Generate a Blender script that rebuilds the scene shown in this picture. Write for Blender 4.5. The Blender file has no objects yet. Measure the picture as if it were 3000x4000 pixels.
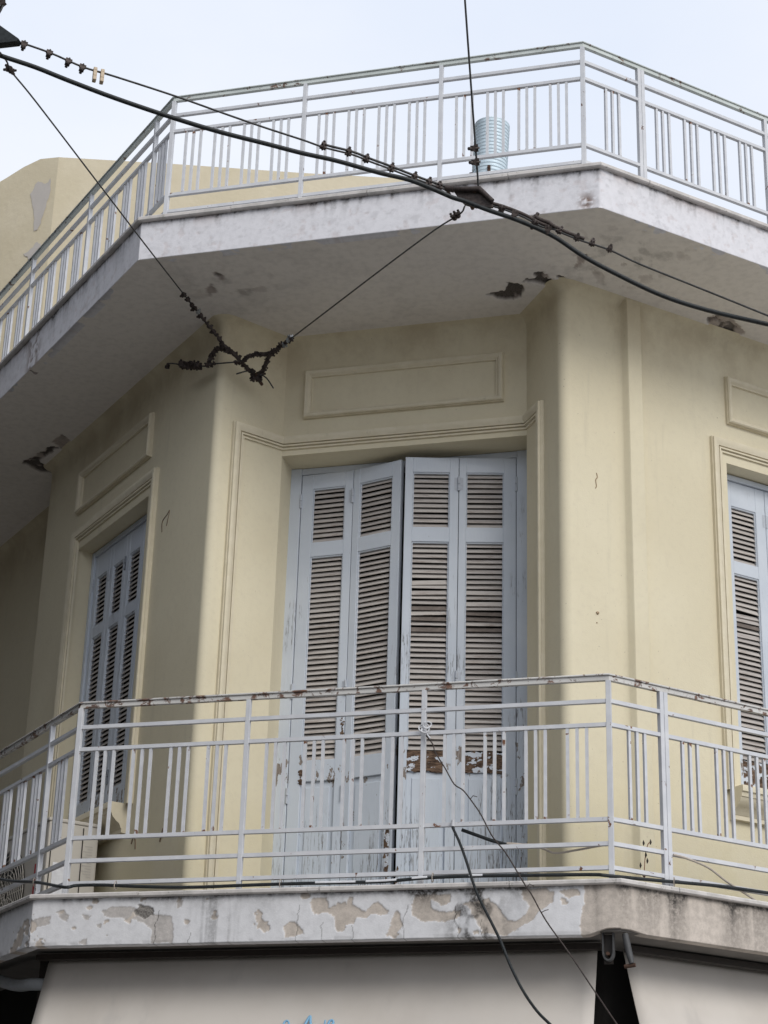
import bpy, math, random
import numpy as np
from mathutils import Vector, Matrix
random.seed(7)
rng = np.random.default_rng(7)
S = bpy.context.scene
COL = S.collection
R_ = math.radians

CAMROWS = ((0.966796, 0.254116, 0.027037), (0.074654, -0.382031, 0.921129), (-0.244402, 0.888526, 0.388316))     # right, up, forward

# ------------------------------------------------------------ camera, world, sun, exposure
cd = bpy.data.cameras.new('camera'); cam = bpy.data.objects.new('camera', cd); COL.objects.link(cam)
cd.sensor_fit = 'VERTICAL'; cd.sensor_height = 24.0; cd.lens = 45.25
cd.clip_start = 0.1; cd.clip_end = 2000
cr, cu, cw = CAMROWS
cam.matrix_world = Matrix(((cr[0], cu[0], -cw[0], 0.0), (cr[1], cu[1], -cw[1], 0.0), (cr[2], cu[2], -cw[2], 1.6), (0, 0, 0, 1)))
S.camera = cam

SUN_EL, SUN_AZ = R_(36), R_(134)            # azimuth clockwise from +Y: the light comes from behind the camera, from the right
world = bpy.data.worlds.new('World'); S.world = world; world.use_nodes = True
wn, wl = world.node_tree.nodes, world.node_tree.links
bg = wn['Background']; bg.inputs['Strength'].default_value = 0.1
sky = wn.new('ShaderNodeTexSky'); sky.sky_type = 'NISHITA'; sky.sun_disc = False
sky.sun_elevation = SUN_EL; sky.sun_rotation = SUN_AZ; sky.dust_density = 4.0
tc = wn.new('ShaderNodeTexCoord'); mp = wn.new('ShaderNodeMapping'); mp.inputs['Scale'].default_value = (1.6, 1.6, 3.2)
nz = wn.new('ShaderNodeTexNoise'); nz.inputs['Scale'].default_value = 2.2; nz.inputs['Detail'].default_value = 5; nz.inputs['Roughness'].default_value = .5
cl = wn.new('ShaderNodeValToRGB')
cl.color_ramp.elements[0].position = .30; cl.color_ramp.elements[0].color = (8.1, 8.75, 10.0, 1)
cl.color_ramp.elements[1].position = .72; cl.color_ramp.elements[1].color = (9.5, 9.8, 10.4, 1)
mx = wn.new('ShaderNodeMix'); mx.data_type = 'RGBA'; mx.inputs['Factor'].default_value = .90
wl.new(tc.outputs['Generated'], mp.inputs['Vector']); wl.new(mp.outputs['Vector'], nz.inputs['Vector'])
wl.new(nz.outputs['Fac'], cl.inputs['Fac']); wl.new(sky.outputs['Color'], mx.inputs['A']); wl.new(cl.outputs['Color'], mx.inputs['B'])
wl.new(mx.outputs['Result'], bg.inputs['Color'])

sd = bpy.data.lights.new('sun', 'SUN'); sun = bpy.data.objects.new('sun', sd); COL.objects.link(sun)
sd.energy = 1.45; sd.angle = R_(28); sd.color = (1.0, .965, .90)
sdir = Vector((math.sin(SUN_AZ) * math.cos(SUN_EL), math.cos(SUN_AZ) * math.cos(SUN_EL), math.sin(SUN_EL)))
sun.rotation_euler = sdir.to_track_quat('Z', 'Y').to_euler()

S.view_settings.view_transform = 'Standard'; S.view_settings.look = 'None'
S.view_settings.gamma = 1.0; S.view_settings.exposure = 0.1; S.view_settings.use_curve_mapping = False
S.cycles.max_bounces = 6; S.cycles.diffuse_bounces = 4

# ------------------------------------------------------------ surveyed points (world metres)
PTS = {
    'T': [(-3.667,6.4,6.792),(-3.607,6.435,6.771),(-3.471,6.512,6.742),(-3.333,6.591,6.701),(-3.149,6.695,6.651),(-2.916,6.824,6.598),(-2.728,6.926,6.563),(-2.539,7.026,6.538),(-2.397,7.101,6.518),(-2.252,7.176,6.504),(-2.107,7.253,6.48),(-2.05,7.282,6.471),(-1.943,7.338,6.459),(-1.835,7.395,6.426),(-1.762,7.435,6.401),(-1.708,7.457,6.387),(-1.638,7.478,6.358),(-1.578,7.496,6.335),(-1.485,7.524,6.302),(-1.375,7.558,6.252),(-1.295,7.583,6.206),(-1.188,7.62,6.126),(-1.049,7.666,6.044),(-0.849,7.73,5.942),(-0.649,7.791,5.875),(-0.391,7.867,5.815),(-0.281,7.9,5.79)],
    'M1': [(-3.521,6.45,6.838),(-3.404,6.524,6.814),(-3.279,6.604,6.776),(-3.162,6.676,6.76),(-2.918,6.825,6.717),(-2.724,6.942,6.674),(-2.563,7.039,6.64),(-2.4,7.135,6.609),(-2.314,7.186,6.59),(-2.197,7.252,6.577),(-2.127,7.294,6.558),(-2.054,7.336,6.54),(-1.958,7.393,6.514),(-1.85,7.456,6.487),(-1.772,7.5,6.472)],
    'M2': [(-1.587,7.5,6.371),(-1.529,7.515,6.352),(-1.443,7.537,6.313),(-1.369,7.557,6.268),(-1.309,7.572,6.253),(-1.276,7.581,6.235),(-1.193,7.603,6.198),(-1.13,7.619,6.176),(-1.057,7.638,6.146),(-0.937,7.671,6.082),(-0.715,7.731,5.982),(-0.55,7.776,5.908),(-0.387,7.82,5.834),(-0.278,7.85,5.785)],
    'V': [(-1.612,6.96,7.215),(-1.615,7.0,7.16),(-1.627,7.151,6.952),(-1.644,7.372,6.649),(-1.645,7.386,6.629),(-1.648,7.428,6.572),(-1.654,7.5,6.472)],
    'plate': [(-1.777,7.5,6.484),(-1.649,7.5,6.469),(-1.585,7.5,6.394),(-1.584,7.5,6.361),(-1.665,7.5,6.37),(-1.718,7.5,6.394),(-1.745,7.5,6.428)],
    'bar': [(-1.807,7.48,6.485),(-1.768,7.48,6.475),(-1.645,7.48,6.459),(-1.583,7.48,6.386)],
    'W1': [(-3.589,6.4,6.759),(-3.609,6.508,6.789),(-3.637,6.61,6.812),(-3.689,6.979,6.904),(-3.783,7.951,7.063),(-3.802,8.78,7.115),(-3.692,9.25,6.985)],
    'W1b': [(-3.692,9.25,6.985),(-3.662,9.318,6.948),(-3.638,9.368,6.922),(-3.607,9.441,6.879),(-3.572,9.5,6.854),(-3.538,9.561,6.824),(-3.504,9.626,6.789),(-3.473,9.68,6.764)],
    'W2': [(-1.718,7.5,6.388),(-1.76,7.58,6.399),(-1.938,7.826,6.483),(-2.339,8.365,6.628),(-3.11,9.3,6.811)],
    'W2b': [(-3.11,9.3,6.811),(-3.146,9.333,6.814),(-3.248,9.429,6.812),(-3.331,9.503,6.816),(-3.359,9.545,6.8),(-3.402,9.601,6.781),(-3.446,9.657,6.763),(-3.473,9.68,6.764)],
    'W2c': [(-3.33,9.5,6.815),(-3.366,9.509,6.819),(-3.462,9.533,6.834),(-3.513,9.55,6.809)],
    'LB': [(-3.735,9.55,6.811),(-3.72,9.54,6.845),(-3.702,9.532,6.871),(-3.663,9.521,6.893),(-3.616,9.51,6.887),(-3.572,9.5,6.854)],
    'HW': [(-4.073,9.72,6.907),(-4.036,9.694,6.922),(-3.948,9.651,6.884),(-3.835,9.594,6.836),(-3.752,9.556,6.805),(-3.692,9.543,6.807),(-3.56,9.513,6.789),(-3.503,9.5,6.788)],
    't1': [(-3.57,9.6,6.756),(-3.51,9.626,6.783),(-3.478,9.64,6.776)],
    't2': [(-3.423,9.6,6.739),(-3.39,9.6,6.719),(-3.366,9.6,6.691),(-3.334,9.6,6.639)],
    'D1': [(-2.023,8.74,3.779),(-2.019,8.733,3.767),(-1.975,8.679,3.686),(-1.927,8.611,3.584),(-1.887,8.547,3.489),(-1.853,8.51,3.411),(-1.817,8.485,3.343),(-1.731,8.43,3.187),(-1.676,8.388,3.067),(-1.612,8.345,2.951),(-1.543,8.306,2.857),(-1.483,8.279,2.798),(-1.421,8.25,2.74)],
    'D2': [(-2.16,8.74,4.229),(-2.124,8.727,4.181),(-2.111,8.718,4.141),(-2.081,8.705,4.093),(-2.051,8.693,4.046),(-2.003,8.672,3.965),(-1.955,8.659,3.928),(-1.901,8.639,3.858),(-1.86,8.622,3.797),(-1.803,8.594,3.692),(-1.736,8.569,3.608),(-1.682,8.545,3.522),(-1.633,8.522,3.442),(-1.6,8.502,3.394),(-1.527,8.451,3.268),(-1.414,8.382,3.112),(-1.303,8.309,2.95),(-1.191,8.233,2.788),(-1.144,8.2,2.721)],
    'B2': [(-1.99,8.79,3.773),(-1.917,8.793,3.745),(-1.845,8.796,3.718),(-1.778,8.798,3.698),(-1.732,8.8,3.689)],
    'B2w': [(-1.774,8.8,3.7),(-1.713,8.799,3.693),(-1.652,8.798,3.689),(-1.599,8.797,3.671),(-1.544,8.795,3.649),(-1.447,8.793,3.659),(-1.354,8.792,3.673),(-1.272,8.79,3.683)],
    'B1': [(-4.799,9.507,3.78),(-4.624,9.338,3.731),(-4.496,9.214,3.691),(-4.217,8.946,3.618),(-3.953,8.691,3.533),(-3.908,8.73,3.549),(-3.763,8.73,3.547),(-3.582,8.73,3.535),(-3.318,8.73,3.524),(-3.048,8.73,3.526),(-2.792,8.73,3.527),(-2.585,8.73,3.525),(-2.348,8.73,3.525),(-2.147,8.73,3.536),(-1.903,8.73,3.538),(-1.577,8.73,3.533),(-1.362,8.73,3.529),(-1.298,8.73,3.523),(-1.163,8.831,3.526),(-1.022,8.974,3.538),(-0.827,9.17,3.554),(-0.618,9.381,3.56),(-0.528,9.472,3.562)],
    'B3': [(-1.02,8.996,3.67),(-0.963,9.055,3.664),(-0.875,9.143,3.638),(-0.798,9.22,3.586),(-0.7,9.319,3.532),(-0.667,9.353,3.51)],
    'knot': [(-2.164,8.74,4.236)],
    'weed': [(-1.15,8.922,3.548),(-1.147,8.926,3.609),(-1.142,8.931,3.658),(-1.132,8.941,3.708),(-1.121,8.952,3.723),(-1.15,8.923,3.713)],
    'P': [[(-2.663,3.402),(-2.643,3.427),(-2.585,3.425),(-2.568,3.38),(-2.531,3.369),(-2.485,3.383),(-2.476,3.422),(-2.46,3.425),(-2.454,3.387),(-2.406,3.361),(-2.386,3.355),(-2.351,3.399),(-2.319,3.384),(-2.278,3.353),(-2.287,3.338),(-2.323,3.339),(-2.349,3.35),(-2.395,3.324),(-2.431,3.332),(-2.446,3.307),(-2.482,3.298),(-2.491,3.269),(-2.527,3.266),(-2.539,3.309),(-2.54,3.334),(-2.577,3.355),(-2.64,3.346)],[(-2.789,3.293),(-2.754,3.319),(-2.716,3.308),(-2.68,3.263),(-2.729,3.249),(-2.776,3.247)],[(-2.252,3.347),(-2.237,3.354),(-2.209,3.287),(-2.254,3.244),(-2.277,3.246),(-2.278,3.279)],[(-2.176,3.37),(-2.157,3.424),(-2.085,3.429),(-1.994,3.425),(-1.998,3.385),(-2.034,3.371),(-2.059,3.392),(-2.085,3.407),(-2.074,3.358),(-2.013,3.341),(-1.942,3.354),(-1.947,3.325),(-2.012,3.297),(-2.134,3.308),(-2.17,3.335)],[(-1.938,3.384),(-1.812,3.4),(-1.762,3.35),(-1.727,3.301),(-1.693,3.29),(-1.643,3.328),(-1.623,3.366),(-1.658,3.396),(-1.658,3.44),(-1.554,3.443),(-1.513,3.422),(-1.52,3.373),(-1.574,3.346),(-1.614,3.298),(-1.683,3.261),(-1.732,3.233),(-1.831,3.245),(-1.872,3.294),(-1.902,3.354)],[(-1.377,3.457),(-1.373,3.399),(-1.388,3.336),(-1.396,3.283),(-1.399,3.216),(-0.997,3.189),(-0.989,3.466)],[(-1.495,3.426),(-1.406,3.434),(-1.392,3.404),(-1.446,3.391),(-1.475,3.411)],[(-1.957,3.272),(-1.942,3.271),(-1.943,3.247),(-1.956,3.249)],[(-1.886,3.26),(-1.856,3.255),(-1.859,3.238),(-1.881,3.241)],[(-4.07,3.318),(-4.05,3.356),(-3.961,3.371),(-3.963,3.332),(-4.027,3.317),(-4.061,3.29)],[(-3.699,3.387),(-3.654,3.408),(-3.559,3.405),(-3.462,3.375),(-3.344,3.356),(-3.328,3.301),(-3.329,3.231),(-3.439,3.233),(-3.438,3.293),(-3.482,3.327),(-3.542,3.35),(-3.626,3.357),(-3.685,3.364)],[(-3.933,3.392),(-3.897,3.4),(-3.867,3.369),(-3.874,3.344),(-3.909,3.358)],[(-3.799,3.376),(-3.754,3.366),(-3.773,3.346),(-3.791,3.356)],[(-3.717,3.326),(-3.697,3.332),(-3.697,3.312),(-3.712,3.314)],[(-3.805,3.248),(-3.768,3.258),(-3.766,3.234),(-3.801,3.235)],[(-3.314,3.427),(-3.291,3.432),(-3.291,3.399),(-3.318,3.394)]],
    'Q': [[(-3.536,3.383),(-3.512,3.413),(-3.441,3.397),(-3.438,3.364),(-3.484,3.349),(-3.526,3.361)]],
    'SP': {'S1': [(-2.084,9.676),(-1.979,9.661),(-1.929,9.562),(-1.854,9.62),(-1.899,9.755),(-1.983,9.759)],'S2': [(-1.847,9.582),(-1.777,9.552),(-1.755,9.473),(-1.698,9.485),(-1.701,9.583),(-1.646,9.61),(-1.636,9.537),(-1.572,9.626),(-1.588,9.659),(-1.636,9.679),(-1.713,9.65),(-1.785,9.595)],'S3': [(-0.861,10.212),(-0.8,10.196),(-0.731,10.256),(-0.655,10.418),(-0.65,10.442),(-0.706,10.474),(-0.721,10.554),(-0.787,10.524),(-0.815,10.418),(-0.87,10.357)],'S4': [(-3.569,9.11),(-3.526,9.089),(-3.523,9.18),(-3.558,9.203)],'S4b': [(-3.658,9.259),(-3.607,9.208),(-3.624,9.312),(-3.683,9.356)],'S5': [(-5.787,11.366),(-5.633,11.242),(-5.473,11.143),(-5.42,11.176),(-5.624,11.31),(-5.67,11.367),(-5.58,11.475),(-5.649,11.589),(-5.734,11.512)],'S5b': [(-5.438,11.065),(-5.326,10.982),(-5.299,11.05),(-5.341,11.192),(-5.42,11.197)],'S6': [(-1.533,9.47),(-1.484,9.35),(-1.442,9.359),(-1.47,9.44),(-1.522,9.487)]},
}

# ------------------------------------------------------------ object helpers
def tag(o, label=None, cat=None, group=None, kind=None):
    if label: o['label'] = label
    if cat: o['category'] = cat
    if group: o['group'] = group
    if kind: o['kind'] = kind
    return o

def thing(name, loc, label, cat, group=None, kind=None):
    o = bpy.data.objects.new(name, None); COL.objects.link(o); o.location = loc; o.empty_display_size = .1
    return tag(o, label, cat, group, kind)

def adopt(o, parent):                # keep world coordinates while parenting
    if parent is not None:
        o.parent = parent
        o.matrix_parent_inverse = Matrix.Translation(-parent.location)   # parents are never rotated, so basis = world
    return o

class MB:
    def __init__(s): s.v = []; s.f = []; s.m = []
    def add(s, vs, fs, mi=0):
        o = len(s.v); s.v += [tuple(map(float, p)) for p in vs]
        for f in fs: s.f.append(tuple(i + o for i in f)); s.m.append(mi)
    def box(s, c, sx, sy, sz, ax=(1, 0), mi=0):      # centre, full sizes along ax, across, up ; ax = plan direction
        ax = np.array(ax, float); ay = np.array([-ax[1], ax[0]])
        vs = []
        for k in (-.5, .5):
            for j in (-.5, .5):
                for i in (-.5, .5):
                    p = np.array(c[:2]) + ax * sx * i + ay * sy * j
                    vs.append((p[0], p[1], c[2] + sz * k))
        s.add(vs, [(0, 2, 3, 1), (4, 5, 7, 6), (0, 1, 5, 4), (2, 6, 7, 3), (0, 4, 6, 2), (1, 3, 7, 5)], mi)
    def prism(s, poly, z0, z1, mi=0):
        n = len(poly); vs = [(p[0], p[1], z0) for p in poly] + [(p[0], p[1], z1) for p in poly]
        fs = [tuple(range(n))[::-1], tuple(range(n, 2 * n))] + [(i, (i + 1) % n, n + (i + 1) % n, n + i) for i in range(n)]
        s.add(vs, fs, mi)
    def tube(s, pts, r, n=8, mi=0, caps=True):
        P = [Vector(p) for p in pts]; rr = r if hasattr(r, '__len__') else [r] * len(P)
        T = []
        for i in range(len(P)):
            a = P[max(i - 1, 0)]; b = P[min(i + 1, len(P) - 1)]; T.append((b - a).normalized())
        up = Vector((0, 0, 1)) if abs(T[0].z) < .9 else Vector((1, 0, 0))
        x = T[0].cross(up).normalized(); vs = []
        for i, p in enumerate(P):
            if i: x = (x - T[i] * x.dot(T[i])).normalized()
            y = T[i].cross(x)
            for k in range(n):
                a = 2 * math.pi * k / n; q = p + (x * math.cos(a) + y * math.sin(a)) * rr[i]; vs.append(q)
        fs = []
        for i in range(len(P) - 1):
            for k in range(n):
                fs.append((i * n + k, i * n + (k + 1) % n, (i + 1) * n + (k + 1) % n, (i + 1) * n + k))
        if caps: fs += [tuple(range(n))[::-1], tuple(range((len(P) - 1) * n, len(P) * n))]
        s.add(vs, fs, mi)
    def sweep(s, path, prof, closed_prof=True, z=0.0, mi=0):
        # plan polyline with mitred corners; prof = [(offset outwards, dz)]
        P = [np.array(p[:2], float) for p in path]; n = len(P); m = len(prof); vs = []
        for i in range(n):
            d0 = P[i] - P[i - 1] if i else P[1] - P[0]; d1 = P[i + 1] - P[i] if i < n - 1 else P[-1] - P[-2]
            n0 = np.array([d0[1], -d0[0]]) / np.hypot(*d0); n1 = np.array([d1[1], -d1[0]]) / np.hypot(*d1)
            b = (n0 + n1) / max(1e-6, 1 + n0 @ n1)
            for o, dz in prof: q = P[i] + b * o; vs.append((q[0], q[1], z + dz))
        fs = []
        for i in range(n - 1):
            for k in range(m if closed_prof else m - 1):
                k2 = (k + 1) % m; fs.append((i * m + k, (i + 1) * m + k, (i + 1) * m + k2, i * m + k2))
        if closed_prof: fs += [tuple(range(m)), tuple(range((n - 1) * m, n * m))[::-1]]
        s.add(vs, fs, mi)
    def loft(s, rings, closed_path=False, closed_prof=False, mi=0):
        m = len(rings[0]); n = len(rings); vs = [p for r in rings for p in r]; fs = []
        for i in range(n if closed_path else n - 1):
            j = (i + 1) % n
            for k in range(m if closed_prof else m - 1):
                k2 = (k + 1) % m; fs.append((i * m + k, j * m + k, j * m + k2, i * m + k2))
        s.add(vs, fs, mi)
    def mesh(s, name, mats, smooth=None, bevel=None):
        me = bpy.data.meshes.new(name); me.from_pydata(s.v, [], s.f)
        for m in (mats if isinstance(mats, (list, tuple)) else [mats]): me.materials.append(m)
        if any(s.m): me.polygons.foreach_set('material_index', s.m)
        if smooth is not None:
            me.polygons.foreach_set('use_smooth', [True] * len(me.polygons)); me.set_sharp_from_angle(angle=R_(smooth))
        me.update(); return me
    def build(s, name, mats, parent=None, smooth=None, bevel=None):
        o = bpy.data.objects.new(name, s.mesh(name, mats, smooth)); COL.objects.link(o)
        adopt(o, parent)
        if bevel:
            b = o.modifiers.new('bevel', 'BEVEL'); b.width = bevel; b.segments = 2; b.limit_method = 'ANGLE'; b.angle_limit = R_(50)
        return o

def smoothpts(pts, k=6):              # Catmull-Rom through the points
    P = [np.array(p, float) for p in pts]; P = [2 * P[0] - P[1]] + P + [2 * P[-1] - P[-2]]; out = []
    for i in range(1, len(P) - 2):
        for t in np.linspace(0, 1, k, endpoint=False):
            a, b, c, d = P[i - 1:i + 3]
            out.append(.5 * (2 * b + (c - a) * t + (2 * a - 5 * b + 4 * c - d) * t * t + (3 * b - a - 3 * c + d) * t ** 3))
    out.append(P[-2]); return out

# ------------------------------------------------------------ numpy noise for wear masks
_H = rng.random((256, 256))
def vnoise(x, y):
    xi = np.floor(x).astype(int); yi = np.floor(y).astype(int); fx = x - xi; fy = y - yi
    fx = fx * fx * (3 - 2 * fx); fy = fy * fy * (3 - 2 * fy)
    g = lambda a, b: _H[a & 255, b & 255]
    return (g(xi, yi) * (1 - fx) + g(xi + 1, yi) * fx) * (1 - fy) + (g(xi, yi + 1) * (1 - fx) + g(xi + 1, yi + 1) * fx) * fy
def fbm(x, y, o=4):
    r = 0; a = .5; t = 0
    for k in range(o): r = r + a * vnoise(x * 2 ** k + 17.3 * k, y * 2 ** k + 9.1 * k); t += a; a *= .5
    return r / t
def ss(a, b, x): t = np.clip((x - a) / (b - a), 0, 1); return t * t * (3 - 2 * t)
def polymask(x, y, poly, rag=.008, soft=.003, sc=45):
    X = x + (fbm(x * sc, y * sc) - .5) * rag * 2.4; Y = y + (fbm(x * sc + 50, y * sc + 31) - .5) * rag * 2.4
    n = len(poly); ins = np.zeros(x.shape, bool); dist = np.full(x.shape, 9.)
    for i in range(n):
        x0, y0 = poly[i]; x1, y1 = poly[(i + 1) % n]
        c = ((y0 > Y) != (y1 > Y)) & (X < (x1 - x0) * (Y - y0) / ((y1 - y0) if y1 != y0 else 1e-9) + x0); ins ^= c
        dx, dy = x1 - x0, y1 - y0; t = np.clip(((X - x0) * dx + (Y - y0) * dy) / (dx * dx + dy * dy + 1e-12), 0, 1)
        dist = np.minimum(dist, np.hypot(X - x0 - t * dx, Y - y0 - t * dy))
    return ss(-soft, soft, np.where(ins, dist, -dist))

def grid_obj(name, P, wear, mat, parent):          # P (n,m,3), wear (n,m,3)
    n, m = P.shape[:2]
    me = bpy.data.meshes.new(name); idx = np.arange(n * m).reshape(n, m)
    F = np.stack([idx[:-1, :-1], idx[1:, :-1], idx[1:, 1:], idx[:-1, 1:]], -1).reshape(-1, 4)
    me.from_pydata(P.reshape(-1, 3).tolist(), [], F.tolist())
    at = me.color_attributes.new('wear', 'FLOAT_COLOR', 'POINT')
    c = np.ones((n * m, 4), np.float32); c[:, :3] = wear.reshape(-1, 3); at.data.foreach_set('color', c.ravel())
    me.materials.append(mat); me.polygons.foreach_set('use_smooth', [True] * len(me.polygons)); me.update()
    o = bpy.data.objects.new(name, me); COL.objects.link(o); return adopt(o, parent)

# ------------------------------------------------------------ materials
class N:
    def __init__(s, name, rough=.8, metal=0.0):
        s.m = bpy.data.materials.new(name); s.m.use_nodes = True; s.t = s.m.node_tree
        s.b = s.t.nodes['Principled BSDF']; s.b.inputs['Roughness'].default_value = rough; s.b.inputs['Metallic'].default_value = metal
        s.b.inputs['Specular IOR Level'].default_value = .3
        s.tc = s.t.nodes.new('ShaderNodeTexCoord')
    def n(s, t): return s.t.nodes.new(t)
    def l(s, a, b): s.t.links.new(a, b)
    def noise(s, scale, detail=4, rough=.55, stretch=None, coord='Object', dist=0):
        n = s.n('ShaderNodeTexNoise'); n.inputs['Scale'].default_value = scale; n.inputs['Detail'].default_value = detail
        n.inputs['Roughness'].default_value = rough; n.inputs['Distortion'].default_value = dist
        if stretch:
            m = s.n('ShaderNodeMapping'); m.inputs['Scale'].default_value = stretch
            s.l(s.tc.outputs[coord], m.inputs['Vector']); s.l(m.outputs['Vector'], n.inputs['Vector'])
        else: s.l(s.tc.outputs[coord], n.inputs['Vector'])
        return n.outputs['Fac']
    def ramp(s, fac, a, b, ca=0., cb=1.):
        r = s.n('ShaderNodeMapRange'); r.inputs['From Min'].default_value = a; r.inputs['From Max'].default_value = b
        r.inputs['To Min'].default_value = ca; r.inputs['To Max'].default_value = cb; r.interpolation_type = 'SMOOTHSTEP'; s.l(fac, r.inputs['Value']); return r.outputs['Result']
    def mix(s, fac, a, b):
        m = s.n('ShaderNodeMix'); m.data_type = 'RGBA'
        for k, v in (('Factor', fac), ('A', a), ('B', b)):
            i = m.inputs[k]
            if isinstance(v, (int, float)): i.default_value = v
            elif isinstance(v, tuple): i.default_value = (*v, 1)
            else: s.l(v, i)
        return m.outputs['Result']
    def math(s, op, a, b=None):
        m = s.n('ShaderNodeMath'); m.operation = op
        for i, v in enumerate((a, b)):
            if v is None: continue
            if isinstance(v, (int, float)): m.inputs[i].default_value = v
            else: s.l(v, m.inputs[i])
        return m.outputs[0]
    def attr(s):
        a = s.n('ShaderNodeAttribute'); a.attribute_name = 'wear'; sp = s.n('ShaderNodeSeparateColor'); s.l(a.outputs['Color'], sp.inputs['Color'])
        return sp.outputs[0], sp.outputs[1], sp.outputs[2]
    def rand(s):
        o = s.n('ShaderNodeObjectInfo'); return o.outputs['Random']
    def z(s):
        sp = s.n('ShaderNodeSeparateXYZ'); s.l(s.tc.outputs['Object'], sp.inputs[0]); return sp.outputs['Z']
    def bump(s, h, strength=.3, dist=.01):
        b = s.n('ShaderNodeBump'); b.inputs['Strength'].default_value = strength; b.inputs['Distance'].default_value = dist
        s.l(h, b.inputs['Height']); s.l(b.outputs['Normal'], s.b.inputs['Normal'])
    def done(s, col): 
        if isinstance(col, tuple): s.b.inputs['Base Color'].default_value = (*col, 1)
        else: s.l(col, s.b.inputs['Base Color'])
        return s.m
def plain(name, col, rough=.7, metal=0., var=.25, sc=30, bump=0):
    k = N(name, rough, metal); f = k.noise(sc, 4)
    d = tuple(c * (1 - var) for c in col); h = tuple(min(1, c * (1 + var)) for c in col)
    if bump: k.bump(f, bump, .004)
    return k.done(k.mix(f, d, h))

def m_stucco():
    k = N('cream_stucco', .92)
    big = k.noise(.9, 5, .6); fine = k.noise(28, 5, .65); drip = k.noise(3.0, 4, .6, (5, 5, .35))
    c = k.mix(k.ramp(big, .35, .68), (.655, .592, .435), (.70, .64, .48))
    c = k.mix(k.ramp(fine, .45, .75, 0, .22), c, (.54, .48, .37))
    c = k.mix(k.ramp(drip, .60, .80, 0, .30), c, (.47, .43, .33))
    st = k.noise(2.6, 6, .68, (1, 1, .8)); zt = k.ramp(k.z(), 6.55, 7.15); c = k.mix(k.math('MULTIPLY', zt, k.ramp(st, .40, .62, 0, .40)), c, (.38, .30, .19))  # brown ochre stain, with shade under the soffit painted in too
    zb = k.ramp(k.z(), 4.6, 3.6); c = k.mix(k.math('MULTIPLY', zb, k.ramp(st, .38, .64, .1, .55)), c, (.655, .58, .36))
    sp = k.noise(60, 3, .5); c = k.mix(k.ramp(sp, .735, .76, 0, .6), c, (.30, .25, .18))
    h = k.math('ADD', k.math('MULTIPLY', k.noise(110, 3, .6), .5), k.math('MULTIPLY', k.noise(4, 3), 1.6))
    k.bump(h, .28, .006); return k.done(c)
def m_trim():
    k = N('cream_trim', .85); f = k.noise(14, 5, .6); d = k.noise(40, 4, .6, (1, 1, .25))
    c = k.mix(k.ramp(f, .35, .7), (.65, .588, .442), (.695, .632, .49)); c = k.mix(k.ramp(d, .62, .78, 0, .4), c, (.42, .37, .27))
    k.bump(k.noise(90, 3), .15, .003); return k.done(c)
def m_fascia(name, white, under, deep, mott=.35):
    k = N(name, .88); P, G, B = k.attr()
    f = k.noise(24, 5, .6); d = k.noise(7, 5, .65, (1.5, 1.5, .6)); fine = k.noise(140, 3, .6)
    w = k.mix(k.ramp(f, .4, .7), white, tuple(x * .90 for x in white))
    w = k.mix(k.ramp(d, .52, .72, 0, mott), w, tuple(x * .72 for x in white))
    u = k.mix(k.ramp(f, .35, .7), under, tuple(x * .78 for x in under))
    u = k.mix(k.ramp(fine, .5, .7, 0, .35), u, tuple(x * .62 for x in under))
    c = k.mix(P, w, u); c = k.mix(B, c, k.mix(k.ramp(fine, .4, .65), deep, tuple(x * .5 for x in deep)))
    gm = k.math('MULTIPLY', G, k.ramp(k.noise(55, 5, .7), .25, .62, .35, 1.0))
    c = k.mix(gm, c, (.055, .05, .046))
    k.bump(k.math('ADD', k.math('MULTIPLY', fine, .4), k.math('MULTIPLY', f, .8)), .35, .005); return k.done(c)
def m_coping():
    k = N('coping_marble', .6); f = k.noise(10, 5, .65); g = k.noise(30, 4, .7)
    c = k.mix(k.ramp(f, .35, .7), (.62, .59, .57), (.46, .44, .42)); c = k.mix(k.ramp(g, .58, .74, 0, .75), c, (.17, .16, .15))
    k.bump(g, .2, .003); return k.done(c)
def m_rail():
    k = N('rail_paint', .45); f = k.noise(12, 4); r = k.noise(17, 5, .62, dist=.5); r2 = k.noise(48, 4, .7)
    c = k.mix(k.ramp(f, .35, .7), (.56, .572, .605), (.63, .64, .665))
    c = k.mix(k.ramp(r2, .66, .74, 0, .6), c, (.42, .36, .30))
    c = k.mix(k.ramp(r, .655, .69), c, k.mix(k.ramp(r2, .4, .65), (.20, .085, .04), (.09, .045, .03)))
    k.bump(r2, .2, .002); return k.done(c)
def m_baluster():
    k = N('baluster_paint', .45); z = k.math('ABSOLUTE', k.z()); rnd = k.rand()
    n = k.n('ShaderNodeTexNoise'); n.noise_dimensions = '4D'; n.inputs['Scale'].default_value = 22; n.inputs['Detail'].default_value = 4
    k.l(k.tc.outputs['Object'], n.inputs['Vector']); k.l(k.math('MULTIPLY', rnd, 50.), n.inputs['W']); f = n.outputs['Fac']
    c = k.mix(k.ramp(f, .35, .7), (.56, .572, .605), (.63, .64, .665)); e = k.ramp(z, .17, .222)
    m = k.ramp(k.math('ADD', f, k.math('MULTIPLY', e, .13)), .66, .72); c = k.mix(m, c, (.17, .08, .045)); k.bump(f, .2, .002); return k.done(c)
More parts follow.
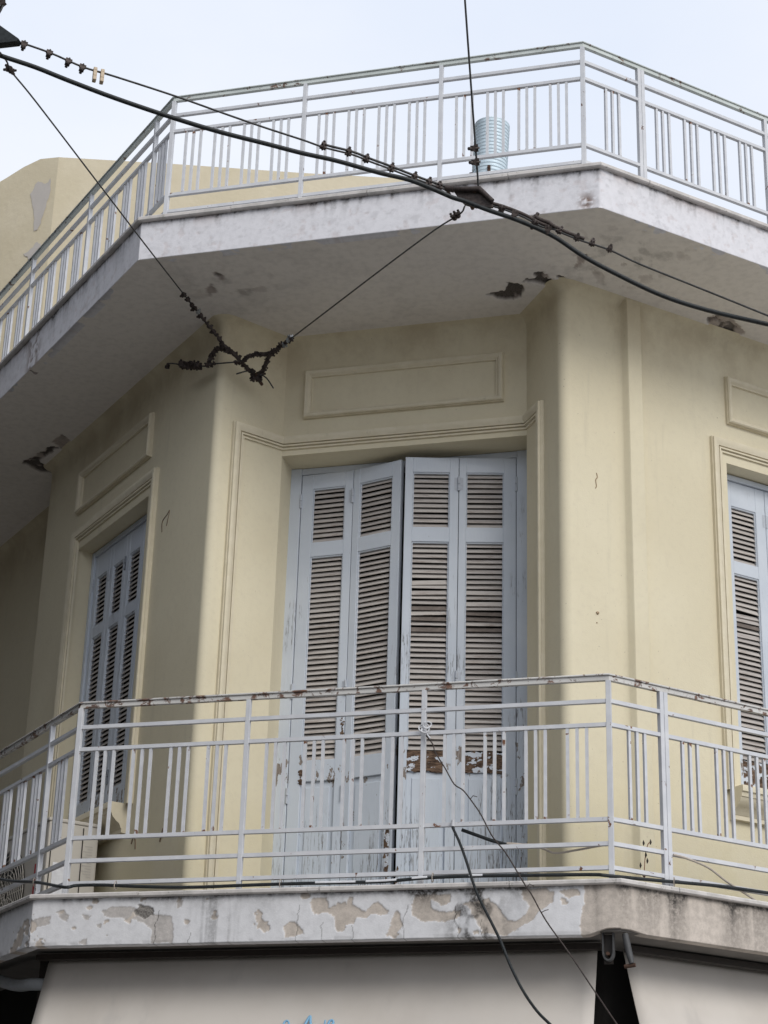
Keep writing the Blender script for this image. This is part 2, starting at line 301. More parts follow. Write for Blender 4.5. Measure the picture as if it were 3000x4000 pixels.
def m_handrail(name, top, rt):
    k = N(name, .5); r = k.noise(15, 5, .66, dist=.6); r2 = k.noise(42, 4, .7)
    c = k.mix(k.ramp(k.noise(5, 3), .35, .7), top, tuple(x * .85 for x in top))
    c = k.mix(k.ramp(r, rt, rt + .06, 0, .92), c, k.mix(k.ramp(r2, .4, .65), (.17, .075, .04), (.07, .04, .03)))
    c = k.mix(k.ramp(r2, .64, .70, 0, .8), c, (.12, .07, .05)); k.bump(r2, .3, .002); return k.done(c)
def m_shutter():
    k = N('shutter_paint', .62)
    z = k.z(); low = k.ramp(z, 4.75, 3.55, .0, 1.)
    grain = k.noise(9, 5, .7, (7, 7, .33)); fine = k.noise(46, 5, .7, (6, 6, .4)); f = k.noise(3, 4)
    c = k.mix(k.ramp(f, .35, .68), (.53, .575, .64), (.58, .622, .68))
    c = k.mix(k.math('MULTIPLY', low, .55), c, (.54, .61, .69))
    w = k.math('MULTIPLY', k.ramp(k.math('ADD', grain, k.math('MULTIPLY', low, .17)), .69, .78), k.ramp(fine, .40, .58))
    c = k.mix(k.math('MULTIPLY', w, .8), c, (.17, .15, .14))
    ln = k.noise(13, 4, .6, (3.2, 3.2, .16), dist=.3); rg = k.ramp(k.math('ABSOLUTE', k.math('SUBTRACT', ln, .5)), .016, .004)      # long drying cracks, mostly low down
    pm = k.noise(3.4, 3, .6, (1, 1, .5)); cr_ = k.math('MULTIPLY', rg, k.ramp(k.math('ADD', pm, k.math('MULTIPLY', low, .24)), .56, .68))
    c = k.mix(k.math('MULTIPLY', cr_, .85), c, (.10, .085, .078))
    fl = k.noise(19, 5, .65, (1, 1, .45)); bd = k.math('MULTIPLY', k.ramp(z, 4.34, 4.44), k.ramp(z, 4.66, 4.55)); fk = k.ramp(k.math('ADD', k.math('ADD', fl, k.math('MULTIPLY', low, .06)), k.math('MULTIPLY', bd, .125)), .70, .715)
    c = k.mix(fk, c, k.mix(k.ramp(fine, .4, .6), (.30, .27, .25), (.15, .115, .09)))
    c = k.mix(k.ramp(k.noise(26, 3, .6, (1, 1, .5)), .70, .73, 0, .5), c, (.60, .62, .66))
    k.bump(k.math('SUBTRACT', k.math('ADD', grain, fine), k.math('ADD', cr_, fk)), .4, .003); return k.done(c)
def m_slat():
    k = N('weathered_slat', .8); rnd = k.rand()
    cmb = k.n('ShaderNodeVectorMath'); cmb.operation = 'ADD'; sc = k.n('ShaderNodeCombineXYZ'); k.l(k.math('MULTIPLY', rnd, 37.), sc.inputs['Y'])
    k.l(k.tc.outputs['Object'], cmb.inputs[0]); k.l(sc.outputs[0], cmb.inputs[1])
    n = k.n('ShaderNodeTexNoise'); n.inputs['Scale'].default_value = 22; n.inputs['Detail'].default_value = 5; n.inputs['Roughness'].default_value = .7
    m = k.n('ShaderNodeMapping'); m.inputs['Scale'].default_value = (.35, 3, 3); k.l(cmb.outputs[0], m.inputs['Vector']); k.l(m.outputs[0], n.inputs['Vector'])
    g = n.outputs['Fac']
    c = k.mix(rnd, (.50, .465, .435), (.42, .39, .37)); c = k.mix(k.ramp(g, .5, .68, 0, .75), c, (.26, .21, .18)); c = k.mix(k.ramp(g, .30, .42, .45, 0), c, (.62, .61, .61))
    k.bump(g, .3, .003); return k.done(c)
def m_rotten():
    k = N('rotten_wood', .9); g = k.noise(10, 6, .72, (2.2, 2.2, 9)); p = k.noise(15, 4, .6, (1, 1, 1.7))
    c = k.mix(k.ramp(g, .35, .65), (.045, .028, .02), (.19, .125, .085)); c = k.mix(k.ramp(p, .555, .575), c, (.58, .62, .68))
    k.bump(g, .8, .006); return k.done(c)
def m_soffit_room(): return plain('dark_interior', (.012, .011, .010), .9)  # near-black colour standing in for unlit space
def m_fabric():
    k = N('awning_canvas', .9); f = k.noise(3, 4); w = k.noise(300, 2, .5)
    c = k.mix(k.ramp(f, .3, .7), (.55, .51, .465), (.61, .57, .525)); c = k.mix(k.ramp(k.noise(6, 4, .6, (1, 1, .25)), .58, .75, 0, .3), c, (.42, .40, .38))
    k.bump(k.math('ADD', w, k.math('MULTIPLY', f, 3)), .12, .004); return k.done(c)
def m_wire(name, col, rough=.5, metal=.3):
    k = N(name, rough, metal); g = k.noise(60, 3, .6); return k.done(k.mix(k.ramp(g, .4, .7), col, tuple(c * .5 for c in col)))

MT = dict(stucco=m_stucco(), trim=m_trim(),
    upfascia=m_fascia('white_fascia_paint', (.73, .725, .76), (.50, .39, .36), (.20, .12, .085), .15),
    lowfascia=m_fascia('peeling_fascia_paint', (.72, .72, .74), (.60, .535, .475), (.30, .28, .26)),
    soffit=m_fascia('soffit_paint', (.78, .745, .715), (.46, .405, .38), (.125, .11, .10), .12),
    coping=m_coping(), rail=m_rail(), baluster=m_baluster(), hand_up=m_handrail('roof_handrail_paint', (.60, .645, .625), .575), hand_low=m_handrail('balcony_handrail_paint', (.62, .61, .59), .525),
    shutter=m_shutter(), slat=m_slat(), rotten=m_rotten(), dark=m_soffit_room(), fabric=m_fabric(),
    ironwork=plain('grey_ironwork', (.075, .076, .078), .6, .3, .3, 40), hinge=plain('painted_iron', (.46, .49, .54), .6, 0, .2, 60), rust=plain('rusty_iron', (.085, .05, .036), .85, .2, .5, 50),
    cable=m_wire('black_cable_rubber', (.022, .026, .028), .45, 0), wire=m_wire('weathered_steel_wire', (.075, .075, .075), .5, .5),
    clamp=m_wire('corroded_clamp_iron', (.075, .06, .055), .6, .4), galv=m_wire('galvanised_clamp', (.40, .42, .43), .4, .7),
    porcelain=plain('beige_insulator', (.52, .41, .29), .4, 0, .15), concrete=plain('grey_concrete', (.36, .35, .33), .9, 0, .2, 4, .3),
    brown=plain('dark_brown_metal', (.03, .024, .02), .5), tape=plain('white_tape', (.62, .63, .66), .6), beigewire=plain('beige_cable_sheath', (.42, .37, .32), .6),
    blue=plain('blue_spray_paint', (.24, .46, .66), .7, 0, .15, 40), darkconcrete=plain('dark_grey_concrete', (.16, .15, .14), .9, 0, .3, 8, .3), stained=plain('stained_slat', (.16, .135, .12), .9, 0, .5, 30, .4), street=plain('worn_street_paving', (.28, .27, .255), .9, 0, .25, 30, .3), paving=plain('pavement_concrete', (.42, .405, .385), .9, 0, .2, 6, .2))

# ------------------------------------------------------------ plan of the corner building (metres; camera stands at 0, 0)
L = np.array([-.72, .694]); Rr = np.array([.704, .71]); NL = np.array([-.694, -.72]); NR = np.array([.71, -.704]); NC = np.array([0., -1.])
WL = np.array([-3.68, 9.61]); WR = np.array([-1.585, 9.66]); WC = np.array([-1.632, 9.6126]); F1 = np.array([-3.395, 10.0]); F2 = np.array([-1.905, 10.0])
UA, UB = np.array([-3.936, 8.872]), np.array([-1.287, 8.872]); UZ0, UZL, UZ1 = 7.157, 7.404, 7.432
LA, LB = np.array([-4.061, 8.58]), np.array([-1.215, 8.58]); LZ0, LZL, LZ1 = 3.228, 3.450, 3.474
QL, QR = np.array([-3.866, 9.048]), np.array([-1.398, 9.048]); PL, PR = np.array([-3.982, 8.765]), np.array([-1.277, 8.765])
LEN = 6.5

def fillet(p0, p1, p2, r, n=8):
    a = (p0 - p1) / np.hypot(*(p0 - p1)); b = (p2 - p1) / np.hypot(*(p2 - p1)); th = math.acos(np.clip(a @ b, -1, 1)); t = r / math.tan(th / 2)
    c = p1 + (a + b) / np.hypot(*(a + b)) * r / math.sin(th / 2); s0, s1 = p1 + a * t - c, p1 + b * t - c
    a0, a1 = math.atan2(s0[1], s0[0]), math.atan2(s1[1], s1[0]); da = (a1 - a0 + math.pi) % (2 * math.pi) - math.pi
    return [c + r * np.array([math.cos(a0 + da * i / n), math.sin(a0 + da * i / n)]) for i in range(n + 1)]

# ------------------------------------------------------------ ground
g = MB(); g.add([(-400, -400, 0), (400, -400, 0), (400, 400, 0), (-400, 400, 0)], [(0, 1, 2, 3)]); tag(g.build('street', MT['street']), kind='structure')
pv = MB(); pa = [LA + L * 22 + NL * .9, LA + np.array([-.45, -.6]), LB + np.array([.45, -.6]), LB + Rr * 22 + NR * .9, np.array([10, 34.]), np.array([-16, 34.])]
pv.prism(pa, .008, .14); tag(pv.build('pavement', MT['paving']), kind='structure')
sg_ = MB(); qa = [WL + L * -5 + NL * 6.6, WL + L * -5 + NL * 1.0, WL + L * 26 + NL * 1.0, WL + L * 26 + NL * 6.6]; sg_.add([(*p, .004) for p in qa], [(0, 1, 2, 3)]); tag(sg_.build('side_street', plain('dark_asphalt', (.05, .05, .052), .9, 0, .3, 40)), kind='structure')

# ------------------------------------------------------------ two houses out of view, added on the left to shade the left facade
mdk = plain('dark_render', (.085, .08, .072), .9, 0, .2, 3)
for lab, s0, s1, off, hgt in (('low unseen dark house added to shade the left facade', -6.5, .9, 6.6, 8.2), ('tall unseen dark house added to shade the far end of the left facade', .9, 24., 3.7, 18.)):
    q0, q1 = WL + L * s0 + NL * off, WL + L * s1 + NL * off; c = (q0 + q1) / 2 + NL * 4
    row = thing('shade_house', (c[0], c[1], 0), lab, 'house')
    e = MB(); e.box((c[0], c[1], hgt / 2), np.hypot(*(q1 - q0)), 8, hgt, L); e.build('wall', mdk, row)
    for i in range(int((s1 - s0) / 3)):
        for k in range(int(hgt / 3.4)):
            p = q0 + L * (1.6 + 3 * i) - NL * .02; e = MB(); e.box((p[0], p[1], 1.9 + 3.3 * k), 1.1, .06, 1.6, L); e.build('window', MT['brown'], row)

# ------------------------------------------------------------ corner building
bld = thing('corner_building', (-2.6, 10, 0), 'weathered cream corner building with a chamfered balcony bay and pale blue shutters', 'building')
ZB, ZS, ZT, ZD = 3.40, 4.345, 6.31, 6.386
lv = [(ZB, 0), (ZS, 0), (ZT, 0), (ZD, 0), (7.085, 0), (7.112, .006), (7.132, .018), (7.147, .037), (7.162, .068)]
o1, o2, o3, o4 = WL + L * 2.03, WL + L * .91, WR + Rr * 1.11, WR + Rr * 2.23
pts = [WL + L * LEN - NL * .31, WL + L * 2.71 - NL * .31]; kinds = [0, 0]
pts += fillet(pts[-1], WL + L * 2.71, o1, .06, 6); pts += [o1, o2]; i_o1 = len(pts) - 2
pts += fillet(o2, WL, F1, .045); i_f1 = len(pts); pts += [F1, F2]
pts += fillet(F2, WC, o3, .05, 10); i_o3 = len(pts); pts += [o3, o4, WR + Rr * LEN]
skip = {(i_o1, 1), (i_f1, 0), (i_f1, 1), (i_f1, 2), (i_o3, 1)}
w = MB(); n = len(pts); m = len(lv); vs = []
for i in range(n):
    d0 = pts[i] - pts[i - 1] if i else pts[1] - pts[0]; d1 = pts[i + 1] - pts[i] if i < n - 1 else pts[-1] - pts[-2]
    n0 = np.array([d0[1], -d0[0]]) / np.hypot(*d0); n1 = np.array([d1[1], -d1[0]]) / np.hypot(*d1); b = (n0 + n1) / max(.25, 1 + n0 @ n1)
    for z, o in lv: q = pts[i] + b * o; vs.append((q[0], q[1], z))
w.add(vs, [(i * m + k, (i + 1) * m + k, (i + 1) * m + k + 1, i * m + k + 1) for i in range(n - 1) for k in range(m - 1) if (i, k) not in skip])
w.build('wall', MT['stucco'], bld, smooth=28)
def reveal(pa, pb, nrm, z0, z1, dep, name='reveal'):
    e = MB(); a, b = pa - nrm * dep, pb - nrm * dep; o = .002
    e.add([(*pa, z0), (*a, z0), (*a, z1), (*pa, z1)], [(0, 1, 2, 3)]); e.add([(*pb, z0), (*pb, z1), (*b, z1), (*b, z0)], [(0, 1, 2, 3)])
    e.add([(*pa, z1), (*a, z1), (*b, z1), (*pb, z1)], [(0, 1, 2, 3)]); e.add([(*pa, z0), (*pb, z0), (*b, z0), (*a, z0)], [(0, 1, 2, 3)])
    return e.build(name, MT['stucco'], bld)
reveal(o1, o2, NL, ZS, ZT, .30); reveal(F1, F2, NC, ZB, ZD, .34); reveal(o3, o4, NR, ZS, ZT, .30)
# black sheets standing in for the unlit rooms behind the shutters
for pa_, pb_, nr_, z0, z1, dp in ((o1, o2, NL, ZS, ZT, .17), (F1, F2, NC, ZB, ZD, .335), (o3, o4, NR, ZS, ZT, .17)):
    e = MB(); a, b = pa_ - nr_ * dp, pb_ - nr_ * dp; e.add([(*a, z0), (*b, z0), (*b, z1), (*a, z1)], [(0, 1, 2, 3)]); e.build('dark_backing', MT['dark'], bld)
# boxed downpipe on the right facade
bx = MB(); c0 = WR + Rr * .41; e0, e1 = WR + Rr * .36, WR + Rr * .465
prof = [e0 - Rr * .045, e0 - Rr * .020 + NR * .004, e0 - Rr * .006 + NR * .016, e0 + NR * .05, e0 + Rr * .006 + NR * .056, e1 - Rr * .006 + NR * .056, e1 + NR * .05, e1 - NR * .01]
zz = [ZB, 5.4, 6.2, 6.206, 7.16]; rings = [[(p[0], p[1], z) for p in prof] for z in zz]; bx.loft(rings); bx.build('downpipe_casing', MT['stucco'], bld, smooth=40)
# closing walls at the back, parapetless roof, black sheet for the darkness behind the awnings
bk = MB(); ea, eb = WL + L * LEN - NL * .31, WR + Rr * LEN
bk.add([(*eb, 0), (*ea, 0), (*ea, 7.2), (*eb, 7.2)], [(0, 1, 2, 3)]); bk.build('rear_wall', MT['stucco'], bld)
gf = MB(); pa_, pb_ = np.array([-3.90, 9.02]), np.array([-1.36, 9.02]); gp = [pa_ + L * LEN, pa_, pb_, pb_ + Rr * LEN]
gf.add([(*p, z) for p in gp for z in (0, 3.4)], [(2 * i, 2 * i + 2, 2 * i + 3, 2 * i + 1) for i in range(3)]); gf.build('dark_shop_sheet', MT['dark'], bld)  # flat black sheet in place of the unlit ground floor
dk = MB(); tp = [(-4.170, 8.985), (-4.165, 8.95), (-4.06, 8.95), (-4.06, 8.985)]; dk.prism(tp, 2.4, 3.24); dk.build('dark_strip', MT['brown'], bld)  # dark strip standing in for the unlit interior beside the awning

# ------------------------------------------------------------ mouldings
MOULD = [(0, -.002), (0, .020), (.005, .020), (.006, .034), (.014, .037), (.030, .034), (.044, .026), (.049, .024), (.050, .008), (.0555, .008), (.0565, .022), (.066, .022), (.067, .006), (.072, .006), (.073, .012), (.083, .012), (.084, -.002)]
PANEL = [(0, -.002), (0, .018), (.004, .018), (.005, .030), (.012, .036), (.022, .034), (.032, .024), (.040, .016), (.046, .015), (.047, .002), (.053, -.002)]
def frame2d(P, d, nrm, path, closed, prof, name):
    # path in (s, z) on the plane through P along d; inward = to the right of the travel direction
    n = len(path); rings = []; path = [np.array(p, float) for p in path]
    for i in range(n):
        a = path[i] - path[i - 1] if (i or closed) else path[1] - path[0]; b = path[(i + 1) % n] - path[i] if (i < n - 1 or closed) else path[-1] - path[-2]
        na = np.array([a[1], -a[0]]) / np.hypot(*a); nb = np.array([b[1], -b[0]]) / np.hypot(*b); q = (na + nb) / (1 + na @ nb)
        ring = []
        for o, h in prof:
            sz = path[i] + q * o; pl = P + d * sz[0] + nrm * h; ring.append((pl[0], pl[1], sz[1]))
        rings.append(ring)
    e = MB(); e.loft(rings, closed_path=closed); return e.build(name, MT['trim'], bld, smooth=35)
def dirsign(P, d, nrm, path, *a):    # keep the moulding on the inside whichever way d runs
    return frame2d(P, d, nrm, path, *a)
frame2d(WL, L, NL, [(.775, 4.33), (.775, 6.45), (2.10, 6.45), (2.10, 4.33)], False, MOULD, 'window_surround')
frame2d(WR, Rr, NR, [(.99, 4.33), (.99, 6.45), (2.31, 6.45), (2.31, 4.33)], False, MOULD, 'window_surround')
frame2d(WL, L, NL, [(.91, 6.575), (.91, 6.88), (2.075, 6.88), (2.075, 6.575)], True, PANEL, 'frieze_panel')
frame2d(WR, Rr, NR, [(1.12, 6.565), (1.12, 6.875), (2.29, 6.875), (2.29, 6.565)], True, PANEL, 'frieze_panel')
frame2d(np.array([0, 10.0]), np.array([1., 0]), NC, [(-3.27, 6.615), (-3.27, 6.936), (-2.04, 6.936), (-2.04, 6.615)], True, PANEL, 'frieze_panel')
dl = (F1 - WL) / np.hypot(*(F1 - WL)); nl_ = np.array([dl[1], -dl[0]]); dr = (WC - F2) / np.hypot(*(WC - F2)); nr_ = np.array([dr[1], -dr[0]])
pL = WL + dl * .115; pR = F2 + dr * .235; ZM0, ZM1 = 3.42, 6.497; rings = []
def ring(P, inw, nrm, z, sc=1.0): return [(P[0] + inw[0] * o + nrm[0] * h, P[1] + inw[1] * o + nrm[1] * h, z + inw[2] * o) for o, h in MOULD]
mitL = (nl_ + NC) / (1 + nl_ @ NC); mitR = (nr_ + NC) / (1 + nr_ @ NC)
rings = [ring(pL, (*dl, 0), nl_, ZM0), ring(pL, (*dl, -1), nl_, ZM1), ring(F1, (0, 0, -1), mitL, ZM1 + .008), ring(F2, (0, 0, -1), mitR, ZM1 + .008), ring(pR, (*-dr, -1), nr_, ZM1 + .008), ring(pR, (*-dr, 0), nr_, ZM0)]
e = MB(); e.loft(rings); e.build('door_surround', MT['trim'], bld, smooth=35)
# window sills
SILL = [(-.01, 0), (.115, 0), (.118, -.006), (.118, -.034), (.108, -.038), (.104, -.060), (.098, -.064), (.090, -.085), (.066, -.108), (.045, -.122), (.036, -.145), (.030, -.150), (.030, -.172), (-.01, -.175)]
for P, d, nrm, s0, s1 in ((WL, L, NL, 2.13, .845), (WR, Rr, NR, 1.02, 2.33)):
    e = MB(); e.sweep([P + d * s0, P + d * s1], SILL, True, 4.343); e.build('window_sill', MT['trim'], bld, smooth=35)

# ------------------------------------------------------------ slabs: roof overhang and balcony
def offset_poly(A, B, o):
    pa0, pa1 = A + NL * o, A + NC * o; t = np.linalg.solve(np.array([L, -np.array([1., 0])]).T, pa1 - pa0); a = pa0 + L * t[0]
    pb0, pb1 = B + NR * o, B + NC * o; t = np.linalg.solve(np.array([Rr, -np.array([1., 0])]).T, pb1 - pb0); b = pb0 + Rr * t[0]
    return a, b
def outline(A, B, o, ln=LEN):
    a, b = offset_poly(A, B, o); return [a + L * ln, a, b, b + Rr * ln]
sb = MB(); sb.prism(outline(UA, UB, -.018), UZ0 + .03, UZ1 - .002); sb.build('roof_slab', MT['concrete'], bld)
lb = MB(); lb.prism(outline(LA, LB, -.02), LZ0 + .016, LZ1 - .002); lb.build('balcony_slab', MT['darkconcrete'], bld)  # darker grey concrete than the roof slab
def path_samples(A, B, lenL, lenR, step, rB=.0, rA=0.):
    P = [A + L * lenL]
    P += fillet(A + L * lenL, A, B, rA, 5) if rA else [A]
    P += fillet(A, B, B + Rr * lenR, rB, 8) if rB else [B]
    P.append(B + Rr * lenR); out = []
    for i in range(len(P) - 1):
        d = np.hypot(*(P[i + 1] - P[i])); k = max(1, int(d / step)); out += [P[i] + (P[i + 1] - P[i]) * j / k for j in range(k)]
    out.append(P[-1]); out = np.array(out); t = np.gradient(out, axis=0); nn = np.stack([t[:, 1], -t[:, 0]], 1); nn /= np.hypot(nn[:, 0], nn[:, 1])[:, None]
    sdist = np.r_[0, np.cumsum(np.hypot(*np.diff(out, axis=0).T))]; return out, nn, sdist
def fascia(name, A, B, z0f, z1, step, wearf, mat, rA, rB, lenL=4.2, lenR=3.2):
    p, nn, sd_ = path_samples(A, B, lenL, lenR, step, rB, rA); m = max(8, int((z1 - z0f(p).min()) / step)); v = np.linspace(0, 1, m)
    z0 = z0f(p); Z = z0[:, None] + (z1 - z0)[:, None] * v[None, :]; X = np.repeat(p[:, :1], m, 1); Y = np.repeat(p[:, 1:], m, 1)
    SD = np.repeat(sd_[:, None], m, 1); sA = sd_[np.argmin(np.hypot(*(p - A).T))]; sB = sd_[np.argmin(np.hypot(*(p - B).T))]
    wr, dsp = wearf(X, Y, Z, SD, sA, sB); P = np.stack([X + nn[:, :1] * dsp, Y + nn[:, 1:] * dsp, Z], -1)
    inn = P[:, :1].copy(); inn[:, 0, 0] -= nn[:, 0] * .06; inn[:, 0, 1] -= nn[:, 1] * .06            # underside return
    P = np.concatenate([inn, P], 1); wr = np.concatenate([wr[:, :1], wr], 1); return grid_obj(name, P, wr, mat, bld)
PT = PTS['P']; QT = PTS['Q']
def wear_low(X, Y, Z, SD, sA, sB):
    G = np.zeros(X.shape); D = np.zeros(X.shape); P = np.zeros(X.shape)
    ch = (SD > sA - .02) & (SD < sB + .05)
    for k, poly in enumerate(PT):
        xs = [q[0] for q in poly]; s = ch & (X > min(xs) - .05) & (X < max(xs) + .05)
        if s.any(): P[s] = np.maximum(P[s], polymask(X[s], Z[s], poly, .007 if k != 5 else .010, .0016, 60) * (.6 if k > 8 else 1))
    P = np.where(SD > sB - .16, np.maximum(P, ss(sB - .162, sB - .158, SD + (fbm(Z * 30, SD * 10) - .5) * .02)), P)   # unpainted render round the right corner
    lf = SD < sA; nv = fbm(SD * 7, Z * 9 + 40, 5)
    P = np.where(lf, ss(.665, .685, nv), P)
    small = ss(.745, .76, fbm(SD * 14 + 90, Z * 16, 4)); P = np.maximum(P, small * (SD < sB - .2))
    for poly in QT: D = np.maximum(D, polymask(X, Z, poly, .008, .002, 60) * ch)
    top = LZL - Z; drip = fbm(SD * 9 + 3, Z * 1.3, 4)
    band = lambda c, w_: np.exp(-((SD - (sA + (c - LA[0]))) / w_) ** 2)
    G += .9 * np.exp(-top / .012) * ss(.22, .5, fbm(SD * 12, Z * 3)) + .45 * np.exp(-top / .05) * ss(.50, .72, fbm(SD * 7 + 9, Z * 2))
    G += band(-3.12, .10) * ss(.38, .62, fbm(SD * 40, Z * 3 + 7)) * .45
    G += band(-1.88, .12) * (ss(.40, .62, fbm(X * 22, Z * 14 + 5)) * 1.0) + band(-2.12, .07) * np.exp(-top / .05) * .8
    G += band(-1.66, .06) * np.exp(-top / .05) * .7 + band(-1.98, .25) * np.exp(-top / .03) * .6
    rt = SD > sB - .15; streak = ss(.50, .74, fbm(SD * 16 + 11, Z * .9, 4)); G += rt * streak * (.25 + .6 * np.exp(-top / .10)) * .8
    for c, w_ in ((.02, .035), (.29, .03), (.36, .02), (.62, .05)): G += np.exp(-((SD - sB - c) / w_) ** 2) * (.25 + .5 * np.exp(-top / .08))
    # hairline cracks
    for c in (-2.72, -2.60, -2.45, -2.20, -1.96, -1.84, -3.25, -3.42): cx = np.abs(X - c - (fbm(Z * 18 + c * 9, Z * 0 + c) - .5) * .05); G += ch * (cx < .0022) * (Z < 3.23 + .14 * _H[int(abs(c) * 100) % 256, 3] + .04) * .6
    dsp = -.0035 * P - .006 * D + .0015 * (fbm(SD * 5, Z * 5) - .5) - .004 * ss(.55, .7, fbm(SD * 9, SD * 0 + 3)) * ss(.02, 0, Z - LZ0)
    rim = np.clip(1 - np.abs(P - .5) * 2, 0, 1); G += rim * .30 * (SD < sB - .17)
    return np.stack([np.clip(P, 0, 1), np.clip(G, 0, 1), np.clip(D, 0, 1)], -1), dsp
def z0_low(p):
    d = np.hypot(*(p - LB).T); right = (p[:, 0] > LB[0]) | (p[:, 1] > 8.60) & (p[:, 0] > -2)
    z = np.where(right, LZ0 + .013, LZ0); t = ss(.16, .05, d) * np.where(right, ss(.28, .05, d), 1); return z + t * np.where(right, .012, .028) + .002 * (fbm(p[:, 0] * 14, p[:, 1] * 14) - .5)
fascia('balcony_fascia', LA, LB, z0_low, LZL + .003, .0042, wear_low, MT['lowfascia'], .012, .075, 1.2, 1.6)
def wear_up(X, Y, Z, SD, sA, sB):
    top = UZL - Z; n1 = fbm(SD * 8 + 4, Z * 10, 5); n1 = fbm(SD * 22 + 4, Z * 24, 5); P = ss(.64, .74, n1) * .28
    P = np.maximum(P, ss(.55, .64, fbm(SD * 5 + 30, Z * 3 + 9, 5)) * np.exp(-top / .03) * .8)
    D = np.exp(-(((X - (UB[0] - .075)) / .04) ** 2 + ((Z - (UZ0 + .05)) / .05) ** 2)) * ss(.36, .55, fbm(X * 60, Z * 60)) * (np.abs(SD - sB) < .25)
    D += np.exp(-(((X + 1.82) / .06) ** 2 + ((top - .012) / .012) ** 2)) * .5
    cd_ = SD - (sA - 1.62); D = np.maximum(D, np.exp(-(cd_ / .10) ** 2) * ss(.42, .6, fbm(SD * 20, Z * 20)) * .9)
    G = 1.0 * np.exp(-top / .016) * ss(.22, .48, fbm(SD * 14, Z * 2)) + .55 * np.exp(-top / .06) * ss(.56, .72, fbm(SD * 26 + 5, Z * 5)) + ss(.64, .70, fbm(SD * 30, Z * 34 + 8, 5)) * .12
    G += (SD < sA) * ss(.55, .72, fbm(SD * 10 + 7, Z * 2.5)) * .5 * np.exp(-top / .08)
    dsp = -.003 * P - .005 * D + .002 * (fbm(SD * 4, Z * 4) - .5); return np.stack([np.clip(P, 0, 1) * .8, np.clip(G, 0, 1), np.clip(D, 0, 1)], -1), dsp
fascia('roof_fascia', UA, UB, lambda p: np.full(len(p), UZ0), UZL + .003, .007, wear_up, MT['upfascia'], .008, .02)
# soffit of the roof overhang: three mitred sheets meeting on the diagonals
SP = PTS['SP']
def soffit_sheet(p0, p1, q0, q1, na, nb):
    a = np.linspace(0, 1, na)[:, None, None]; b = np.linspace(0, 1, nb)[None, :, None]
    XY = (p0 + (p1 - p0) * a) * (1 - b) + (q0 + (q1 - q0) * a) * b; X, Y = XY[..., 0], XY[..., 1]
    P = np.zeros(X.shape); D = np.zeros(X.shape); G = np.zeros(X.shape)
    for nm, poly in SP.items():
        xs = [q[0] for q in poly]; ys = [q[1] for q in poly]; s = (X > min(xs) - .1) & (X < max(xs) + .1) & (Y > min(ys) - .1) & (Y < max(ys) + .1)
        if not s.any(): continue
        msk = polymask(X[s], Y[s], poly, .022, .004, 22)
        if nm in ('S3', 'S6', 'S4', 'S4b', 'S5b'): P[s] = np.maximum(P[s], msk); D[s] = np.maximum(D[s], msk * ss(.56, .66, fbm(X[s] * 16, Y[s] * 16)) * .8)
        else: kk = ss(.31, .40, fbm(X[s] * 11 + 3, Y[s] * 11 + 8)); D[s] = np.maximum(D[s], msk * kk); P[s] = np.maximum(P[s], msk)
    st = fbm(X * 5 + 60, Y * 5, 5); near = np.exp(-((X + 1.25) ** 2 + (Y - 9.45) ** 2) / .12) + .6 * np.exp(-((X + 3.5) ** 2 + (Y - 9.3) ** 2) / .12)
    G = ss(.60, .70, fbm(X * 9 + 4, Y * 9, 5)) * near * .4 + ss(.66, .74, st) * .07; P = np.maximum(P, ss(.66, .70, fbm(X * 12, Y * 12 + 80, 4)) * np.clip(near, 0, 1) * .7)
    Z = UZ0 + .015 * np.clip(D, 0, 1) + .005 * P + .002 * (fbm(X * 3, Y * 3) - .5)
    Z = np.where(b[..., 0] * np.ones_like(X) < .004, UZ0, Z)
    grid_obj('soffit', np.stack([X, Y, Z], -1), np.stack([P, np.clip(G, 0, 1), np.clip(D, 0, 1)], -1), MT['soffit'], bld)
ia, ib = offset_poly(UA, UB, -1.42)
soffit_sheet(UA + L * 3.4, UA, ia + L * 3.4, ia, 260, 120); soffit_sheet(UA, UB, ia, ib, 240, 130); soffit_sheet(UB, UB + Rr * 2.6, ib, ib + Rr * 2.6, 220, 120)
soffit_sheet(UA + L * LEN, UA + L * 3.4, ia + L * LEN, ia + L * 3.4, 30, 14); soffit_sheet(UB + Rr * 2.6, UB + Rr * LEN, ib + Rr * 2.6, ib + Rr * LEN, 30, 14)
# coping stones along both slab edges, about a metre each with open joints
def coping(A, B, z0, z1, over, ln):
    a, b = offset_poly(A, B, over); ia_, ib_ = offset_poly(A, B, -.16); h = z1 - z0
    prof = [(-.15, 0), (over - .006, 0), (over, .005), (over, h - .006), (over - .006, h), (-.15, h)]
    def stone(path): e = MB(); e.sweep(path, prof, True, z0 + random.uniform(-.0015, .0015)); e.build('coping_stone', MT['coping'], bld)
    full = [A + L * ln, A, B, B + Rr * ln]; w_ = np.hypot(*(B - A)); g_ = .002
    # a cut list along the path; stones that meet a corner are split on the mitre
    def split(P0, d, l0, l1, k):
        for i in range(k):
            sg = 1 if l1 > l0 else -1; s0 = l0 + (l1 - l0) * i / k + g_ * sg; s1 = l0 + (l1 - l0) * (i + 1) / k - g_ * sg; yield P0 + d * s0, P0 + d * s1
    for p, q in split(A, L, ln, .45, int(ln)): stone([p, q])   # runs towards the corner
    stone([A + L * (.45 - g_), A, A + np.array([.55 - g_, 0])])
    for p, q in split(A, np.array([1., 0]), .55, w_ - .5, 2): stone([p, q])
    stone([B - np.array([.5 - g_, 0]), B, B + Rr * (.32 - g_)])
    for p, q in split(B, Rr, .32, ln, int(ln)): stone([p, q])
coping(UA, UB, UZL, UZ1, .028, LEN); coping(LA, LB, LZL, LZ1, .024, LEN)

